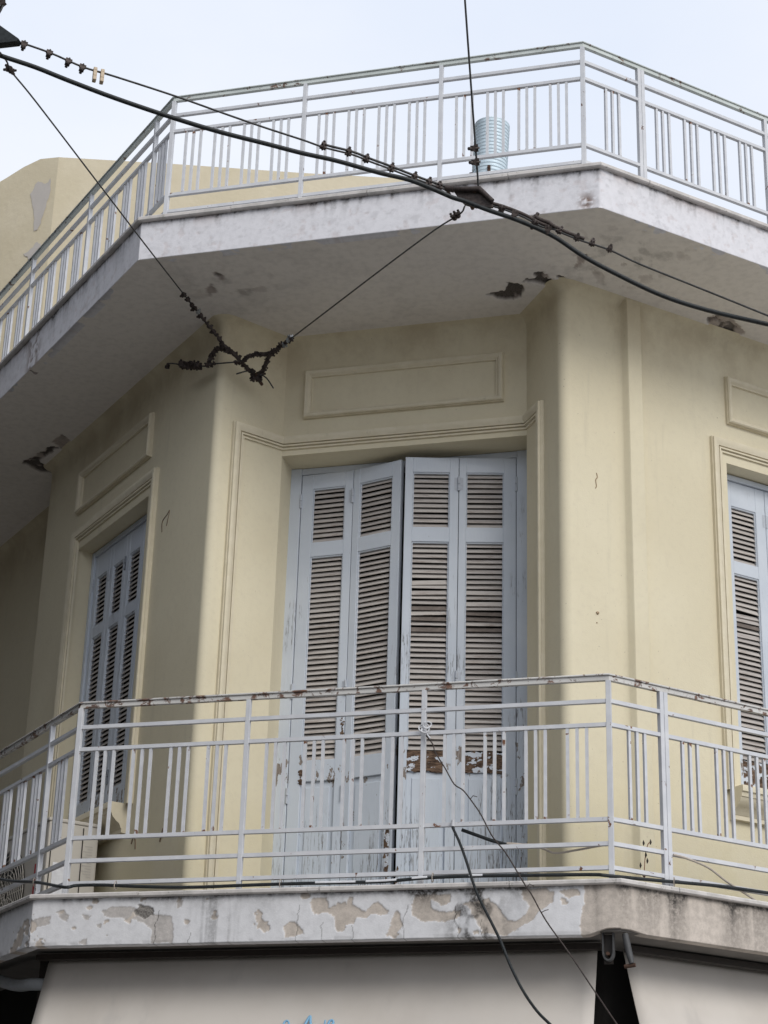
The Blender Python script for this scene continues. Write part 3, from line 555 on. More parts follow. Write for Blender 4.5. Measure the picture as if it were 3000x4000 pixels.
# ------------------------------------------------------------ shutters and their frames
SLATS = [0]                                   # slats built one by one so far (past 286 the smallest ones are joined)
def slat_mesh(wd, name='slat'):
    th = R_(56); ch, tk = .0335, .005; e = MB(); c, s_ = math.cos(th), math.sin(th)
    # cross-section in (outwards, up): front edge low, back edge high, rounded front
    q = [(0, 0), (-ch * c, ch * s_), (-ch * c - tk * s_, ch * s_ - tk * c), (-tk * s_ * 1.0, -tk * c)]
    q = [(0, 0), (-ch * c, ch * s_), (-ch * c - tk * s_, ch * s_ - tk * c), (-tk * s_, -tk * c), (-tk * s_ * .3 + .0015, -tk * c * .75)]
    vs = [(x, -o, z) for x in (-wd / 2, wd / 2) for o, z in q]; k = len(q)     # local +y runs inwards
    e.add(vs, [(i, (i + 1) % k, k + (i + 1) % k, k + i) for i in range(k)] + [tuple(range(k))[::-1], tuple(range(k, 2 * k))])
    return e.mesh(name, MT['slat'])
def leaf(p0, p1, z0, z1, stl, str_, ops, panel=None, rotten=False, single=True, hinge_left=True, hinge_mid=False, seed=0):
    """one shutter leaf between plan points p0 and p1 (seen from outside, left to right)"""
    rd = random.Random(seed); p0 = np.array(p0); p1 = np.array(p1); wd = np.hypot(*(p1 - p0)); d = (p1 - p0) / wd; nn = np.array([d[1], -d[0]]); T = .034; G = .0015
    at = lambda u, o, z: (*(p0 + d * u + nn * o), z)
    e = MB()
    def bx(u0, u1, za, zb, o0=0., o1=None, mi=0):
        o1 = -T if o1 is None else o1; ch = .0025
        vs = [at(u0, o1, za), at(u1, o1, za), at(u1, o1, zb), at(u0, o1, zb), at(u0, o0 - ch, za), at(u1, o0 - ch, za), at(u1, o0 - ch, zb), at(u0, o0 - ch, zb),
              at(u0 + ch, o0, za + ch), at(u1 - ch, o0, za + ch), at(u1 - ch, o0, zb - ch), at(u0 + ch, o0, zb - ch)]
        e.add(vs, [(3, 2, 1, 0), (0, 1, 5, 4), (1, 2, 6, 5), (2, 3, 7, 6), (3, 0, 4, 7), (4, 5, 9, 8), (5, 6, 10, 9), (6, 7, 11, 10), (7, 4, 8, 11), (8, 9, 10, 11)], mi)
    bx(G, stl, z0, z1); bx(wd - str_, wd - G, z0, z1)
    ends = [z1] + [z for o in ops for z in (o[1], o[0])]
    if panel: ends += [panel[1], panel[0]]
    ends.append(z0); rails = [(ends[i + 1], ends[i]) for i in range(0, len(ends), 2)]
    obj_rot = None
    for i, (za, zb) in enumerate(rails):
        if zb - za < .004: continue
        if rotten and i == len(rails) - (2 if panel else 1):
            r_ = MB(); k = 14; ring = []
            for j in range(k + 1):
                u = stl + (wd - stl - str_) * j / k; jt = lambda a: rd.uniform(-a, a)
                ring.append([at(u, -.004, za + jt(.006)), at(u, -.003 + jt(.004), za + .35 * (zb - za) + jt(.006)), at(u, -.008 + jt(.005), za + .6 * (zb - za)), at(u, -.003 + jt(.003), zb - .008 + jt(.008)), at(u, -.026, zb + jt(.006)), at(u, -.026, za)])
            r_.loft(ring, closed_prof=True); obj_rot = r_
        else: bx(stl - .001, wd - str_ + .001, za, zb, -.001)
    # beads round the louvre openings
    for za, zb in ops:
        b_ = .008; bx(stl, wd - str_, zb - b_, zb, -.006, -.016); bx(stl, stl + b_ * .8, za, zb, -.006, -.016); bx(wd - str_ - b_ * .8, wd - str_, za, zb, -.006, -.016)
    if panel: bx(stl - .001, wd - str_ + .001, panel[0], panel[1], -.016, -.028); bx(stl + .03, wd - str_ - .03, panel[0] + .03, panel[1] - .035, -.010, -.017)
    lf = e.build('shutter_leaf', MT['shutter'], bld)
    if obj_rot: o = obj_rot.build('bottom_rail', MT['rotten'], lf, smooth=50); o['label'] = 'rotten brown rail with flaking paint'
    # slats
    pitch = .0317; joined = MB(); ang = math.atan2(d[1], d[0])
    for za, zb in ops:
        k = int(round((zb - za) / pitch)); u0, u1 = stl + .004, wd - str_ - .004; me = slat_mesh(u1 - u0); c = p0 + d * (u0 + u1) / 2 - nn * .011
        for i in range(k):
            z = za + (i + .12) * (zb - za) / k + rd.uniform(-.0012, .0012)
            if single:
                o = bpy.data.objects.new('slat', me); COL.objects.link(o); o.location = (*(c + nn * rd.uniform(-.001, .0012)), z)
                sag = rd.uniform(-.004, .004)
                if rotten and zb < 6 and za + .55 * (zb - za) < z < za + .82 * (zb - za) and rd.random() < .6: sag = rd.uniform(-.04, .04); o.location.z -= rd.uniform(0, .009); o.scale = (1, rd.uniform(.55, 1), 1); o.material_slots[0].link = 'OBJECT'; o.material_slots[0].material = MT['stained'] if rd.random() < .55 else MT['slat']
                o.rotation_euler = (rd.uniform(-.05, .05), sag, ang); SLATS[0] += 1
                o.parent = lf; o.matrix_parent_inverse = Matrix.Translation(-lf.location)
            else:
                for pl in me.polygons: pass
                off = len(joined.v); M_ = Matrix.Translation((*c, z)) @ Matrix.Rotation(ang, 4, 'Z')
                joined.add([M_ @ v.co for v in me.vertices], [tuple(pl.vertices) for pl in me.polygons])
    if joined.v: tag(joined.build('slats', MT['slat'], lf), kind='stuff')
    # hinges on the stiles
    hz = [z1 - .17, (z0 + z1) / 2 + .05, z0 + .85] if panel else [z1 - .2, z0 + .3]
    for z in hz:
        h = MB(); u = .0 if hinge_left else wd
        h.tube([at(u, .006, z - .045), at(u, .006, z - .002)], .0075, 8); h.tube([at(u, .006, z + .002), at(u, .006, z + .045)], .0075, 8)
        h.build('hinge', MT['hinge'], lf, smooth=40)
    if hinge_mid:
        for z in hz[:2]:
            h = MB(); u = wd if hinge_left else 0.
            for sx in (-1, 1): h.add([at(u + sx * .002, .0015, z - .04), at(u + sx * .026, .0015, z - .04), at(u + sx * .026, .0015, z + .04), at(u + sx * .002, .0015, z + .04)], [(0, 1, 2, 3)])
            h.tube([at(u, .003, z - .04), at(u, .003, z + .04)], .004, 6); h.build('hinge', MT['hinge'], lf)
    return lf
# the balcony door: two folding pairs, both pushed a little outwards in the middle
DZ0, DZ1 = 3.50, 6.338
h0, k1, k2, k3, k4, h1 = (-3.326, 10.20), (-2.995, 10.178), (-2.676, 10.083), (-2.644, 10.055), (-2.335, 10.129), (-2.006, 10.20)
o_hi, o_lo, pn = (5.894, 6.242), (4.554, 5.801), (3.66, 4.43)
fr = MB()
fr.box((-3.363, 10.24, (3.42 + 6.384) / 2), .070, .09, 6.384 - 3.42); fr.box((-1.955, 10.24, (3.42 + 6.384) / 2), .098, .09, 6.384 - 3.42); fr.box((-2.666, 10.245, 6.363), 1.324, .09, .041)
fr.build('door_frame', MT['shutter'], bld, bevel=.003)
lf1 = leaf(h0, k1, DZ0, DZ1, .075, .052, [o_hi, o_lo], pn, hinge_mid=True, seed=1)
lf2 = leaf(k1, k2, DZ0, DZ1, .047, .060, [o_hi, o_lo], pn, seed=2, hinge_left=True)
lf3 = leaf(k3, k4, DZ0, DZ1, .048, .054, [o_hi, o_lo], pn, rotten=True, seed=3, hinge_left=False, hinge_mid=False)
leaf(k4, h1, DZ0, DZ1, .044, .074, [o_hi, o_lo], pn, rotten=True, seed=4, hinge_left=False, hinge_mid=True)
def wood_strip(p0, p1, u0, u1, z0, z1, seed, owner):
    rd = random.Random(seed); p0, p1 = np.array(p0), np.array(p1); d = (p1 - p0) / np.hypot(*(p1 - p0)); nn = np.array([d[1], -d[0]]); k = 26; e = MB(); ring = []
    for i in range(k + 1):
        t = i / k; z = z0 + (z1 - z0) * t; m = (u0 + u1) / 2; h = (u1 - u0) / 2 * math.sin(math.pi * min(1, .15 + .85 * (1 - abs(2 * t - 1)))) ; a, b = m - h + rd.uniform(-.006, .006), m + h + rd.uniform(-.006, .006)
        if b < a: a, b = b, a
        ring.append([(*(p0 + d * u + nn * o), z) for u, o in ((a, .0005), (a + .002, .0022), (b - .002, .0022), (b, .0005))])
    e.loft(ring); o = e.build('bare_wood', MT['rotten'], owner); o['label'] = 'strip of bare brown wood where the paint has come off'
wood_strip(k1, k2, .282, .318, 3.52, 4.12, 3, lf2); wood_strip(h0, k1, .062, .092, 4.41, 4.50, 5, lf1); wood_strip(h0, k1, .305, .330, 4.66, 4.80, 6, lf1); wood_strip(k3, k4, .002, .016, 3.55, 3.9, 8, lf3)
# window shutters: four closed leaves in the left window, three in the right one
def window(P, d, nrm, s0, s1, seed, singles, k, sa, sb_):
    dep = .12; q = P - nrm * dep; e = MB(); z0, z1 = 4.35, 6.305; sg = 1 if s1 > s0 else -1; zm = (z0 + z1) / 2
    for s in (s0 + sg * .02, s1 - sg * .02): c = q + d * s - nrm * .02; e.box((c[0], c[1], zm), .038, .07, z1 - z0 - .004, d)
    c = q + d * (s0 + s1) / 2 - nrm * .022; e.box((c[0], c[1], z1 - .018), abs(s1 - s0) - .082, .07, .032, d)
    e.build('window_frame', MT['shutter'], bld, bevel=.003)
    a, b = s0 + sg * .036, s1 - sg * .036
    for i in range(k):
        u0, u1 = a + (b - a) * i / k, a + (b - a) * (i + 1) / k
        pa_, pb_ = (q + d * u0, q + d * u1)
        if sg * (1 if np.cross(d, nrm) < 0 else -1) < 0: pa_, pb_ = pb_, pa_
        leaf(pa_, pb_, z0 + .006, z1 - .038, sa, sb_, [(5.765, 6.11), (4.575, 5.685)], None, rotten=singles[i], seed=seed + i, single=singles[i], hinge_left=(i % 2 == 0), hinge_mid=i in (0,))
window(WR, Rr, NR, 1.115, 2.225, 20, [True, False, False], 3, .085, .075)
window(WL, L, NL, 2.025, .915, 30, [False] * 4, 4, .05, .05)

# ------------------------------------------------------------ railings
def railing(name, loc, label, grp, C0, C1, zs, top, z_floor, hand, left_posts, right_posts, dbl_left, dbl_right, lowest, lenL, lenR):
    th = thing(name, loc, label, 'railing'); E0, E1 = C0 + L * lenL, C1 + Rr * lenR; path = [E0, C0, C1, E1]; cx = np.array([1., 0]); wch = C1[0] - C0[0]
    sq = lambda a, h: [(-a, -h), (a, -h), (a, h), (-a, h)]
    e = MB(); e.sweep(path, sq(.0115, .011), True, zs[0] - .012); e.build('rail', hand, th)
    e = MB(); a = .019; e.sweep(path, [(-a, 0), (a, 0), (a + .001, .004), (a - .004, .009), (-a + .004, .009), (-a - .001, .004)], True, zs[0] + .0005); e.build('handrail', hand, th, smooth=40)
    for z in zs[1:] + lowest: e = MB(); e.sweep(path, sq(.0105, .0095), True, z); e.build('rail', MT['rail'], th)
    def post(p, d, a=.0115):
        e = MB(); zz = sorted([z_floor, zs[0] - .024] + [z + s * .0097 for z in zs[1:] + lowest for s in (-1, 1)]); zz = [z_floor] + zz[1:]
        e.box((p[0], p[1], (z_floor + zs[0] - .0235) / 2), 2 * a, 2 * a + .003, zs[0] - .0235 - z_floor, d); e.build('post', MT['rail'], th, bevel=.0015)
    bal = {}
    def baluster(p, d, key):
        if key not in bal:
            e = MB(); e.box((0, 0, 0), .0145, .0145, zs[2] - zs[3] - .0195, d); bal[key] = e.mesh('baluster', MT['baluster'])
        o = bpy.data.objects.new('baluster', bal[key]); COL.objects.link(o); o.location = (p[0], p[1], (zs[2] + zs[3]) / 2); o.rotation_euler = (random.uniform(-.003, .003), random.uniform(-.003, .003), 0)
        o.parent = th; o.matrix_parent_inverse = Matrix.Translation(-th.location)
    def panel(P, d, s0, s1, key, ngr=4):
        fr_ = [.168 + .2205 * i for i in range(4)] if ngr == 4 else [.5]
        for f in fr_:
            for j in (-1, 0, 1): baluster(P + d * (s0 + f * (s1 - s0) + j * .046), d, key)
    post(C0, cx, .0125); post(C1, cx, .0125)
    for f in (1 / 3, 2 / 3): post(C0 + cx * wch * f, cx)
    for f in range(3): panel(C0, cx, wch * f / 3, wch * (f + 1) / 3, 'c')
    for posts, P, d, dbl, ln, key in ((left_posts, C0, L, dbl_left, lenL, 'l'), (right_posts, C1, Rr, dbl_right, lenR, 'r')):
        s = 0.
        for i, q in enumerate(posts):
            if i == 0 and dbl: post(P + d * (q - .0125), d); post(P + d * (q + .0125), d)
            else: post(P + d * q, d)
            panel(P, d, s, q, key, 1 if i == 0 else 4); s = q
    return th
ZU = [8.362, 8.240, 8.126, 7.684, 7.571]; ZL = [4.488, 4.364, 4.248, 3.793, 3.678]
railing('roof_railing', (-2.6, 9.05, UZ1), 'pale grey steel railing with rusty greenish handrail round the flat roof', None, QL, QR, ZU, 0, UZ1 - .01, MT['hand_up'],
        [.246, 1.245, 2.245, 3.245, 4.245], [.407, 1.342, 2.28, 3.2], False, True, [7.478], 5.3, 4.2)
railing('balcony_railing', (-2.6, 8.77, LZ1), 'pale grey steel railing with rust-streaked handrail along the first floor balcony', None, PL, PR, ZL, 0, LZ1 - .01, MT['hand_low'],
        [.385, 1.33, 2.27, 3.2], [.322, 1.27, 2.2, 3.1], False, True, [3.566], 4.2, 4.0)

# ------------------------------------------------------------ air conditioner on the left end of the balcony
ac = thing('air_conditioner', (-4.7, 10.3, LZ1), 'beige outdoor air conditioner unit standing on the balcony behind the left railing', 'air conditioner')
A0 = WL + L * 1.02 + NL * .09; W_, D_, H_ = .86, .31, .70; cen = A0 + L * W_ / 2 + NL * D_ / 2; mac = plain('ac_painted_steel', (.50, .47, .42), .5, 0, .08, 5); mgr = plain('ac_grille_black', (.02, .02, .02), .5)
e = MB(); e.box((cen[0], cen[1], LZ1 + .05 + H_ / 2), W_, D_, H_, L); e.build('casing', mac, ac, bevel=.012)
e = MB(); e.box((cen[0], cen[1], LZ1 + .05 + H_ + .006), W_ + .012, D_ + .012, .022, L); e.build('lid', mac, ac, bevel=.006)
for sgn in (-.3, .3): e = MB(); c = cen + L * sgn; e.box((c[0], c[1], LZ1 + .024), .06, D_ + .04, .05, L); e.build('foot', MT['brown'], ac)
fc = cen + NL * (D_ / 2 + .004) + L * .14; up = np.array([0, 0, 1.]); e = MB(); v3 = lambda u, z, o=0: (*(fc + L * u + NL * o), LZ1 + .05 + H_ / 2 + z)
for k in range(9): e.tube([v3(.27 * math.cos(a) * (k + 1) / 9, .27 * math.sin(a) * (k + 1) / 9, .008) for a in np.linspace(0, 2 * math.pi, 29)], .0025, 5, caps=False)
for k in range(16): a = k * math.pi / 8; e.tube([v3(.02 * math.cos(a), .02 * math.sin(a), .006), v3(.27 * math.cos(a), .27 * math.sin(a), .006)], .003, 5)
e.build('fan_grille', mac, ac)
e = MB(); e.add([v3(.272 * math.cos(a), .272 * math.sin(a), .0005) for a in np.linspace(0, 2 * math.pi, 28, endpoint=False)], [tuple(range(28))]); e.build('fan_opening', mgr, ac)
e = MB(); cb = fc - L * .46; e.add([(*(cb + L * u + NL * (.001 + .012 * math.sin(0))), LZ1 + .40 + z) for u, z in ((-.02, -.11), (.05, -.11), (.05, .12), (-.02, .12))], [(0, 1, 2, 3)])
e.build('badge', plain('red_badge', (.42, .03, .035), .5), ac)
ef = A0 + NL * D_ / 2 - L * .0035; u3 = lambda u, z, o=0: (*(ef + NL * u - L * o), LZ1 + .05 + z)                # end face, towards the camera
e = MB(); e.add([u3(.02, .27), u3(.115, .27), u3(.115, .46), u3(.02, .46)], [(0, 1, 2, 3)]); e.build('notice_sheet', plain('white_paper', (.66, .67, .70), .7), ac)
e = MB()
for r_ in range(12): e.add([u3(-.12, .40 + .016 * r_, .0005), u3(-.12 + .03 + .045 * ((r_ * 7) % 5) / 5, .40 + .016 * r_, .0005), u3(-.12 + .03 + .045 * ((r_ * 7) % 5) / 5, .402 + .016 * r_, .0005), u3(-.12, .402 + .016 * r_, .0005)], [(0, 1, 2, 3)])
e.build('printed_label', plain('grey_print', (.36, .34, .32), .7), ac)
e = MB(); e.tube([u3(-.055, .02, .001), u3(-.055, .68, .001)], .003, 5); e.tube([u3(.135, .02, .001), u3(.135, .68, .001)], .003, 5); e.build('seam', MT['brown'], ac)

# ------------------------------------------------------------ awnings under the balcony
def awning(name, loc, label, P, d, nrm, s0t, s1t, s0b, s1b, off0, zt, slope, drop, ripple):
    th = thing(name, loc, label, 'awning', 'shop awnings under the balcony'); na, nb = 46, 34; rings = []
    for i in range(na + 1):
        u = i / na; r_ = []
        for j in range(nb + 1):
            t = j / nb; s = (s0t + (s1t - s0t) * u) * (1 - t) + (s0b + (s1b - s0b) * u) * t; o = off0 + slope * drop * t
            o += ripple * (math.sin(u * 9 + 2 * t) * .5 + math.sin(u * 23 + 1.3) * .25) * t - .03 * math.sin(math.pi * min(1, t * 1.2)) * .4
            p = P + d * s + nrm * o; r_.append((p[0], p[1], zt - drop * t))
        rings.append(r_)
    e = MB(); e.loft(rings); o = e.build('canvas', MT['fabric'], th, smooth=60); sl = o.modifiers.new('thickness', 'SOLIDIFY'); sl.thickness = .003
    e = MB(); a = P + d * s0t + nrm * (off0 - .055); b = P + d * s1t + nrm * (off0 - .055); a = P + d * (s0t - .03) + nrm * (off0 + .075); b = P + d * (s1t + .03) + nrm * (off0 + .075); c = (a + b) / 2; e.box((c[0], c[1], zt - .006), np.hypot(*(b - a)), .05, .026, d); e.build('gap_shade_strip', MT['brown'], th)  # dark strip added to draw the shaded gap above the canvas
    e = MB(); a = P + d * s0b + nrm * (off0 + slope * drop); b = P + d * s1b + nrm * (off0 + slope * drop); e.tube([(*a, zt - drop), (*b, zt - drop)], .02, 10); e.build('front_bar', MT['hinge'], th, smooth=40)
    return th
cx = np.array([1., 0])
a1 = awning('shop_awning', (-2.66, 8.88, 3.2), 'wide beige canvas awning with blue graffiti below the chamfered balcony', np.array([0, 8.58]), cx, NC, -4.087, -1.368, -4.083, -1.366, -.31, 3.222, .45, 1.15, .012)
a2 = awning('shop_awning', (-.2, 9.7, 3.19), 'beige canvas awning below the right arm of the balcony', LB, Rr, NR, .245, 3.6, .16, 3.75, -.31, 3.225, .45, 1.0, .012)
def on_awn(x, z): x, z = x * 1.026, 1.6 + (z - 1.6) * 1.026; return (x, 8.89 - .45 * (3.222 - z) - .020, z)
gr = MB(); st = lambda q, r_=.0075: gr.tube([on_awn(*p) for p in smoothpts([(a, b) for a, b in q], 6)], r_, 6)
zb = 2.852
st([(-2.735, zb - .03), (-2.733, zb - .006), (-2.722, zb + .003), (-2.711, zb - .006), (-2.712, zb - .02), (-2.722, zb - .026), (-2.733, zb - .018)], .005)
st([(-2.655, zb - .10), (-2.634, zb - .02), (-2.617, zb + .022), (-2.612, zb + .005), (-2.604, zb - .03), (-2.59, zb - .10)], .0065)
st([(-2.541, zb + .004), (-2.542, zb - .03), (-2.545, zb - .10)], .004)
st([(-2.528, zb - .03), (-2.522, zb - .004), (-2.510, zb + .003), (-2.502, zb - .006), (-2.508, zb - .022), (-2.520, zb - .03)], .006)
gr.build('graffiti', MT['blue'], a1)
# iron brackets where the two awnings meet
br = thing('awning_bracket', (-1.28, 8.63, 3.23), 'looped grey iron bracket hanging from the balcony corner between the awnings', 'bracket', 'awning brackets')
e = MB(); y0 = 8.645
out_ = [(-.027, .03), (-.027, -.07)] + [(-.027 * math.cos(a), -.07 - .040 * math.sin(a)) for a in np.linspace(0, math.pi, 13)][1:-1] + [(.027, -.07), (.027, .03)]
rings = []
for ux, uz in out_: rings.append([(-1.281 + ux * k_, y0 + dy, 3.228 + uz + (0 if k_ == 1 else (.009 if uz < -.02 else 0))) for k_, dy in ((1, -.02), (1, .02), (.72, .02), (.72, -.02))])
e.loft(rings, closed_prof=True); e.build('loop', MT['ironwork'], br, bevel=.002)
e = MB(); e.box((-1.283, 8.66, 3.175), .04, .006, .13, cx); e.build('back_plate', MT['brown'], br)
e = MB(); e.tube([(-1.281, 8.615, 3.150), (-1.281, 8.67, 3.150)], .008, 10); e.build('bolt', MT['rust'], br, smooth=40)
b2 = thing('awning_bracket', (-1.18, 8.60, 3.22), 'slim grey arm bracket with rusty pin hanging beside the looped one', 'bracket', 'awning brackets')
e = MB(); e.tube([(-1.203, 8.625, 3.235), (-1.194, 8.617, 3.19), (-1.180, 8.60, 3.130), (-1.171, 8.59, 3.098)], [.014, .016, .015, .011], 10); e.build('arm', MT['ironwork'], b2, smooth=40)
e = MB(); e.tube([(-1.205, 8.60, 3.088), (-1.156, 8.595, 3.094)], .009, 10); e.build('pin', MT['rust'], b2, smooth=40)
# bent pale pipe under the left arm of the balcony
e = MB(); e.tube(smoothpts([(-4.95, 9.53, 3.30), (-4.62, 9.30, 3.215), (-4.42, 9.13, 3.150), (-4.30, 9.02, 3.118), (-4.19, 8.93, 3.108), (-4.08, 8.93, 3.105), (-3.9, 8.98, 3.105)], 8), .030, 14)
tag(e.build('bent_pipe', plain('pale_pipe', (.36, .38, .40), .5), None, smooth=40), 'pale grey bent pipe under the left arm of the balcony', 'pipe')

# ------------------------------------------------------------ flue on the roof
fl = thing('metal_flue', (-2.55, 12, UZ1), 'shiny ribbed metal flue standing on the roof behind the railing', 'flue'); mgal = plain('galvanised_flue', (.64, .75, .82), .5, .2, .1, 12)
e = MB(); ax0, ax1 = np.array([-2.66, 12., UZ1 - .02]), np.array([-2.545, 12., 9.93]); rings = []; nz_ = 336; upv = (ax1 - ax0) / np.linalg.norm(ax1 - ax0)
for i in range(nz_ + 1):
    t = i / nz_; c = ax0 + (ax1 - ax0) * t; rb = .121 + .006 * (i % 4 == 0) - .002 * (i % 4 == 1) + .006 * t
    rings.append([(c[0] + rb * math.cos(a), c[1] + rb * math.sin(a), c[2] - upv[0] * rb * math.cos(a)) for a in np.linspace(0, 2 * math.pi, 32, endpoint=False)])
e.loft(rings, closed_prof=True); o = e.build('pipe', mgal, fl, smooth=25); o.modifiers.new('thickness', 'SOLIDIFY').thickness = -.002
for sx, zc in ((-.115, 9.46), (.035, 9.46)):
    e = MB(); yb = 12 - .128 if sx > 0 else 12 - .06; e.box((-2.575 + sx, yb - .004, zc), .022, .012, .085, cx); e.tube([(-2.575 + sx, yb - .02, zc + .02), (-2.575 + sx, yb, zc + .02)], .006, 8); e.build('bracket', MT['rust'], fl)
for q in ((-3.6, 11.2, UZ1), (-1.5, 11.2, UZ1)): e = MB(); e.tube([(-2.575 + (.1 if q[0] > -2.5 else -.12), 11.92, 9.42), q], .003, 6); e.build('guy_wire', MT['wire'], fl)

# ------------------------------------------------------------ neighbouring house beyond the roof
nbm = N('pale_yellow_render', .92); f = nbm.noise(1.3, 5, .6); g2 = nbm.noise(.75, 4, .6, dist=.5)
c = nbm.mix(nbm.ramp(f, .35, .7), (.76, .675, .495), (.82, .735, .56)); c = nbm.mix(nbm.ramp(nbm.noise(2.2, 5, .6, (2, 2, .4)), .6, .8, 0, .3), c, (.60, .54, .43)); nbm.bump(nbm.noise(12, 4), .2, .02); nbm.done(c)
nb = thing('neighbour_house', (-9, 19, 0), 'pale yellow blank-walled house rising behind the roof railing on the left', 'house')
e = MB(); prof = [(-13.2, 14.5), (-10.9, 14.95), (-10.45, 15.08), (-10.19, 15.165), (-9.93, 15.21), (-9.64, 15.15), (-8.07, 14.83), (-6.4, 14.47), (-5.35, 14.26), (-3.6, 13.95)]
ny = lambda x: 19.0 + .25 * max(0, -9.64 - x); fa = [(x, ny(x), z) for x, z in prof]; n = len(prof); vs = [(x, y, 0) for x, y, z in fa] + fa + [(x, 26, 0) for x, y, z in fa] + [(x, 26, z) for x, y, z in fa]
fs = []
for i in range(n - 1): fs += [(i, i + 1, n + i + 1, n + i), (n + i, n + i + 1, 3 * n + i + 1, 3 * n + i), (2 * n + i + 1, 2 * n + i, 3 * n + i, 3 * n + i + 1)]
fs += [(0, n, 3 * n, 2 * n), (n - 1, 3 * n - 1, 4 * n - 1, 2 * n - 1)]
e.add(vs, fs); e.build('wall', nbm.m, nb)
mp_ = plain('bare_plaster', (.64, .60, .56), .9, 0, .12, 6)
for poly in ([(-10.03, 14.72), (-9.93, 14.86), (-9.80, 14.80), (-9.73, 14.86), (-9.71, 14.62), (-9.78, 14.40), (-9.83, 14.18), (-9.90, 14.14), (-9.94, 14.38)], [(-10.04, 13.84), (-9.92, 13.88), (-9.85, 13.96), (-9.77, 13.88), (-9.79, 13.74), (-9.86, 13.52), (-9.91, 13.70)]):
    q = smoothpts(poly + [poly[0]], 4)[:-1]; e = MB(); k = len(q); q = [(p[0] + random.uniform(-.012, .012), p[1] + random.uniform(-.012, .012)) for p in q]; e.add([(a, ny(a) - .006, b) for a, b in q], [tuple(range(k))]); e.build('bare_patch', mp_, nb)

# ------------------------------------------------------------ overhead wires
def frame_at(pts, t):
    P = np.array(pts, float); sg = np.linalg.norm(np.diff(P, axis=0), axis=1); cs = np.r_[0, np.cumsum(sg)]; d = t * cs[-1]; i = min(len(sg) - 1, int(np.searchsorted(cs, d, 'right') - 1))
    return P[i] + (P[i + 1] - P[i]) * (d - cs[i]) / sg[i], (P[i + 1] - P[i]) / sg[i]
def clamp_mesh(name, m, sc=1.0):
    e = MB(); e.tube([(0, .013 * math.cos(a), .013 * math.sin(a)) for a in np.linspace(-.6, math.pi + .6, 12)], .0042, 6)
    e.box((0, 0, -.012), .022, .032, .012); 
    for sy in (-1, 1): e.tube([(0, sy * .012, -.010), (0, sy * .012, -.030)], .0040, 6); e.tube([(0, sy * .012, -.020), (0, sy * .012, -.028)], .0075, 6)
    e.box((.0, 0, .002), .03, .016, .014)
    if sc != 1: e.v = [tuple(c * sc for c in p) for p in e.v]
    return e.mesh(name, m, smooth=40)
CL = clamp_mesh('clamp', MT['clamp'], 1.0); CLG = clamp_mesh('clamp', MT['galv'], .8); CLS = clamp_mesh('clamp', MT['clamp'], .72)
def clamp(parent, pts, t, roll=0., me=CL, name='clamp', sc=1.0):
    p, d = frame_at(pts, t); x = Vector(d); z = Vector((0, 0, 1)); y = z.cross(x).normalized(); z = x.cross(y); M_ = Matrix((x, y, z)).transposed().to_4x4() @ Matrix.Rotation(roll, 4, 'X')
    o = bpy.data.objects.new(name, me); COL.objects.link(o); o.parent = parent; o.matrix_parent_inverse = Matrix.Translation(-parent.location); o.matrix_basis = Matrix.Translation(Vector(p)) @ M_ @ Matrix.Scale(sc, 4)
    return o
def wire(name, key, r, mat, label, cat, group=None, k=5):
    P = smoothpts(PTS[key] if isinstance(key, str) else key, k); e = MB(); e.tube(P, r, 9); return tag(e.build(name, mat, None, smooth=50), label, cat, group), P
G_W = 'overhead wires crossing in front of the building'
T, TP = wire('power_cable', 'T', .0108, MT['cable'], 'thick black cable sagging across the photo from upper left to right edge', 'cable', G_W)
m1, M1 = wire('messenger_wire', 'M1', .0048, MT['wire'], 'thin steel wire with two beige insulators running above the thick black cable', 'wire', G_W)
M1b = [np.array(p) + np.array([0, 0, .016]) for p in M1 if p[0] > -2.33]; e = MB(); e.tube(M1b, .006, 8); e.build('doubled_strand', MT['wire'], m1, smooth=50)
for t in (.008, .064, .108, .140): clamp(m1, M1, t, .2 * math.sin(t * 90))
for t in (.690, .748, .790, .85, .905, .94, .965): clamp(m1, M1, t, math.pi + .3 * math.sin(t * 70))
for t in (.168, .184):
    p, d = frame_at(M1, t); e = MB(); c = np.array(p) + np.array([0, 0, -.018]); rot = math.atan2(d[1], d[0]); ax_ = (math.cos(rot), math.sin(rot))
    e.box((c[0], c[1], c[2] + .022), .017, .03, .016, ax_); e.box((c[0], c[1], c[2] - .026), .017, .03, .022, ax_)
    for s_ in (-1, 1): q = c + np.array([-ax_[1], ax_[0], 0]) * .011 * s_; e.box((q[0], q[1], c[2]), .017, .008, .032, ax_)
    e.build('insulator', MT['porcelain'], m1, bevel=.003)
m2, M2 = wire('span_wire', 'M2', .0048, MT['wire'], 'thin steel wire with clamps running right from the dark junction plate', 'wire', G_W)
M2b = [np.array(p) + np.array([0, 0, .014]) for p in M2 if p[0] < -1.17]; e = MB(); e.tube(M2b, .0085, 8); e.build('doubled_strand', MT['clamp'], m2, smooth=50)
for t in (.03, .075, .145, .19, .225, .285, .335, .392): clamp(m2, M2, t, (math.pi if t > .2 else .4) + .4 * math.sin(t * 50), me=CL, sc=1.05 if t < .2 else .9)
e = MB(); p, d = frame_at(M2, .20); d = np.array(d); e.tube([p + np.array([-.075, -.01, .075]), p + np.array([-.06, -.01, .055]), p + np.array([-.01, -.01, .028]), p + np.array([.02, 0, .004])], .010, 8)
e.tube([p + np.array([-.085, -.01, .062]), p + np.array([-.070, -.01, .068]), p + np.array([-.060, -.01, .085])], .009, 8); e.build('shackle', MT['clamp'], m2, smooth=50)
v1, VP = wire('hanger_wire', 'V', .0048, MT['wire'], 'near vertical steel wire dropping from the top of the photo to the junction plate', 'wire', G_W, 3)
